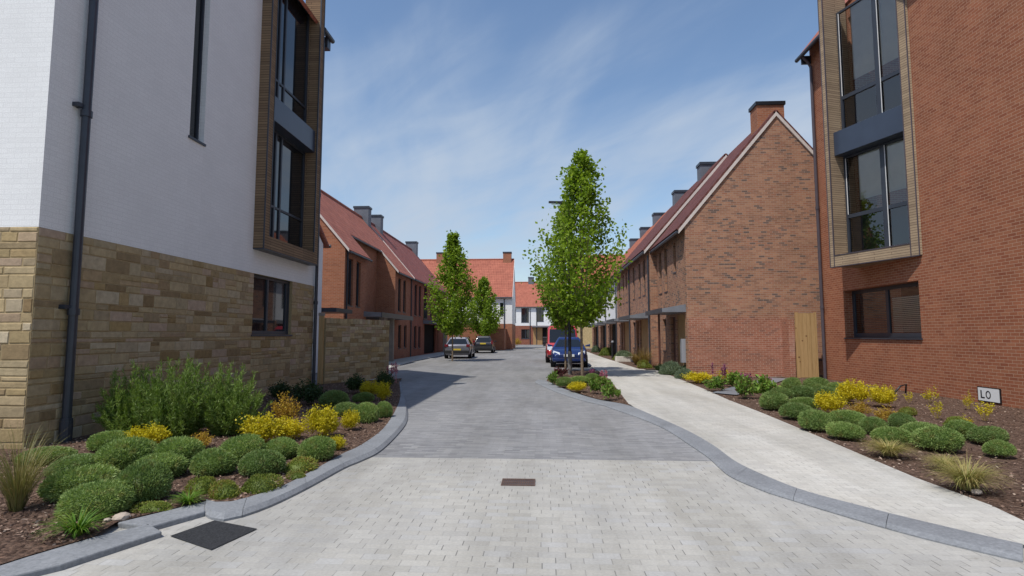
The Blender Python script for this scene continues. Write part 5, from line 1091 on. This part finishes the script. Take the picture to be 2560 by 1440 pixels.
# flower spikes
def spikes(px, py, n, wpx, hpx, mat, label, zb=.05):
    p = G(px, py, zb); k = (p - CAM).dot(cF) / F; P, Dn = [], []; ev, ef = [], []
    for i in range(n):
        bx_, by_ = p.x + random.uniform(-.5, .5) * wpx * k, p.y + random.uniform(0, .3); h = hpx * k * random.uniform(.7, 1.0)
        m = 60; z = rng.uniform(.55, 1, m) * h; P.append(np.stack([bx_ + rng.normal(size=m) * .014, by_ + rng.normal(size=m) * .014, z + zb], 1)); Dn.append(rng.normal(size=(m, 3)))
        j = len(ev); ev += [(bx_ - .006, by_, zb), (bx_ + .006, by_, zb), (bx_ + .004, by_, zb + h), (bx_ - .004, by_, zb + h)]; ef.append((j, j + 1, j + 2, j + 3))
    P, Dn = np.concatenate(P), np.concatenate(Dn); me = kites_mesh('flower_spikes', P - np.array(p), Dn, .045, .03, rng.random(len(P)), mat, extra=(np.array(ev) - np.array(p), ef, np.full(len(ef), .5)))
    o = bpy.data.objects.new('flower_spikes', me); COL.objects.link(o); o.location = p; tag(o, label, 'flowers')
spikes(1806, 966, 5, 56, 60, 'flower_purple', 'slender purple flower spikes in front of the brick garden wall'); spikes(1896, 990, 6, 80, 60, 'flower_purple', 'slender purple flower spikes beside the timber gate cluster')
spikes(1510, 965, 4, 16, 44, 'flower_pink', 'pink flower spikes at the back corner of the island bed'); spikes(1484, 950, 4, 26, 28, 'flower_purple', 'short purple flower spikes behind the tall tree trunk'); spikes(978, 958, 6, 26, 52, 'flower_pink', 'pink flower spikes at the end of the stone garden wall')
# stones and a wire loop
def pebble(px, py, w, label):
    p = G(px, py, .05); k = (p - CAM).dot(cF) / F; b_ = bmesh.new(); bmesh.ops.create_icosphere(b_, subdivisions=2, radius=.5)
    for v in b_.verts: v.co *= 1 + random.uniform(-.09, .09); v.co.z *= .55; v.co *= w * k
    me = bpy.data.meshes.new('stone'); b_.to_mesh(me); b_.free(); me.materials.append(MATS['pebble']); o = bpy.data.objects.new('stone', me); COL.objects.link(o); o.location = p + Vector((0, 0, .01)); tag(o, label, 'stone', 'loose stones')
pebble(303, 1296, 40, 'pale flat stone right of the biggest dome shrub in the left bed'); pebble(2442, 1232, 24, 'pale stone at the edge of the large straw grass'); pebble(2012, 1040, 16, 'pale stone between domes in the right bed'); pebble(268, 1303, 18, 'small brown stone beside the pale flat stone')
q = G(2240, 990, .05); mb = MB(); mb.tube([(q.x - .1, q.y, .05), (q.x + .12, q.y, .30), (q.x + .30, q.y + .05, .34), (q.x + .26, q.y + .03, .12)], .022, 8); tag(mb.build('cable_loop', 'black_metal', None, smooth=True), 'black cable loop sticking out of the soil by the red brick wall', 'cable')

# ------------------------------------------------------------------ trees
def tree(name, label, x, y, H, cz0, prof, leaves, ls, seed, trunk_r=.055, shift=0.0, limbs=46):
    t_ = thing(name, label, 'tree', (x, y, 0), 'street trees'); r_ = np.random.default_rng(seed); tk = MB()
    wob = lambda z: (math.sin(z * 1.3 + seed) * .03, math.cos(z * 1.1 + seed) * .03)
    zs = np.linspace(0, H * .96, 12); tk.tube([(x + wob(z)[0] * min(z, 2) / 2, y + wob(z)[1] * min(z, 2) / 2, z) for z in zs], [max(.008, trunk_r * (1 - .88 * z / H)) for z in zs], 10)
    P, D = [], []; pr = lambda f: np.interp(f, [p[0] for p in prof], [p[1] for p in prof])
    for k in range(limbs):
        f = (k + .5) / limbs; f = f ** .85; zt = cz0 + (H - cz0) * f; R = pr(f) * r_.choice([r_.uniform(.55, .9), r_.uniform(.85, 1.1)]); a = k * 2.39996 + r_.normal() * .3
        rise = R * r_.uniform(1.1, 2.1); zb = max(cz0 * .88, zt - rise); bs = np.array([x + wob(zb)[0], y + wob(zb)[1], zb]); tip = np.array([x + math.cos(a) * R, y + math.sin(a) * R, min(zt, H)]); mid = bs + (tip - bs) * .5 + np.array([math.cos(a), math.sin(a), -.3]) * R * .12
        tk.tube([tuple(bs), tuple(mid), tuple(tip)], [.018 * (1 - .5 * f), .011, .004], 5)
        kc = max(2, int(2 + R * 4.5)); m = max(4, int(leaves / limbs / kc))
        for q in range(kc):
            t2 = .25 + .78 * (q + r_.uniform(.2, .8)) / kc; c = bs * (1 - t2) ** 2 + mid * 2 * t2 * (1 - t2) + tip * t2 * t2; cr_ = (.085 + .055 * R) * r_.uniform(.7, 1.4); c = c + r_.normal(size=3) * .06
            P.extend(c + r_.normal(size=(m, 3)) * cr_ * np.array([1, 1, 1.1])); D.extend(r_.normal(size=(m, 3)) + np.array([math.cos(a) * .5, math.sin(a) * .5, .1]))
    P, D = np.array(P), np.array(D); n = len(P); tk.build('trunk', 'bark', t_)
    me = kites_mesh('crown', P - np.array([x, y, 0]), D, r_.uniform(.7, 1.25, n) * ls, r_.uniform(.8, 1.2, n) * ls * .72, np.clip(r_.normal(.5, .22, n), 0, 1), 'leaf_tree')
    o = bpy.data.objects.new('crown', me); COL.objects.link(o); o.parent = t_; return t_
p = G(1456, 943); tree('street_tree', 'tallest street tree with a narrow pointed top in the island bed', p.x, p.y, 8.8, 2.2, [(0, .4), (.1, 1.0), (.25, 1.6), (.42, 1.85), (.55, 1.4), (.65, 1.0), (.75, .8), (.88, .58), (.95, .35), (1, .1)], 10500, .15, 3, .06, limbs=84)
p = G(1419, 933); tree('street_tree', 'broad lighter street tree directly behind the street lamp', p.x - .05, p.y + .75, 7.35, 2.1, [(0, .35), (.12, 1.0), (.3, 1.65), (.5, 1.45), (.68, .9), (.82, .35), (1, .1)], 7000, .15, 5, .05, limbs=56)
p = G(1131, 903); tree('street_tree', 'street tree in front of the silver car on the left', p.x, p.y, 7.9, 1.85, [(0, .4), (.12, 1.15), (.35, 1.75), (.5, 1.4), (.65, 1.0), (.8, .62), (.92, .28), (1, .1)], 10500, .17, 8, .055, limbs=56)
p = G(1214, 878); tree('street_tree', 'smaller street tree beyond the black car on the left', p.x - .45, p.y + 2, 7.5, 1.9, [(0, .6), (.2, 2.2), (.4, 2.3), (.6, 1.45), (.8, .7), (1, .12)], 9000, .22, 12, .055, limbs=46)
p = G(1398, 872); tree('street_tree', 'distant street tree showing below the lamp side crown', p.x, p.y, 5.2, 1.5, [(0, .6), (.3, 1.1), (.7, .8), (1, .1)], 4000, .24, 15, .06, limbs=30)
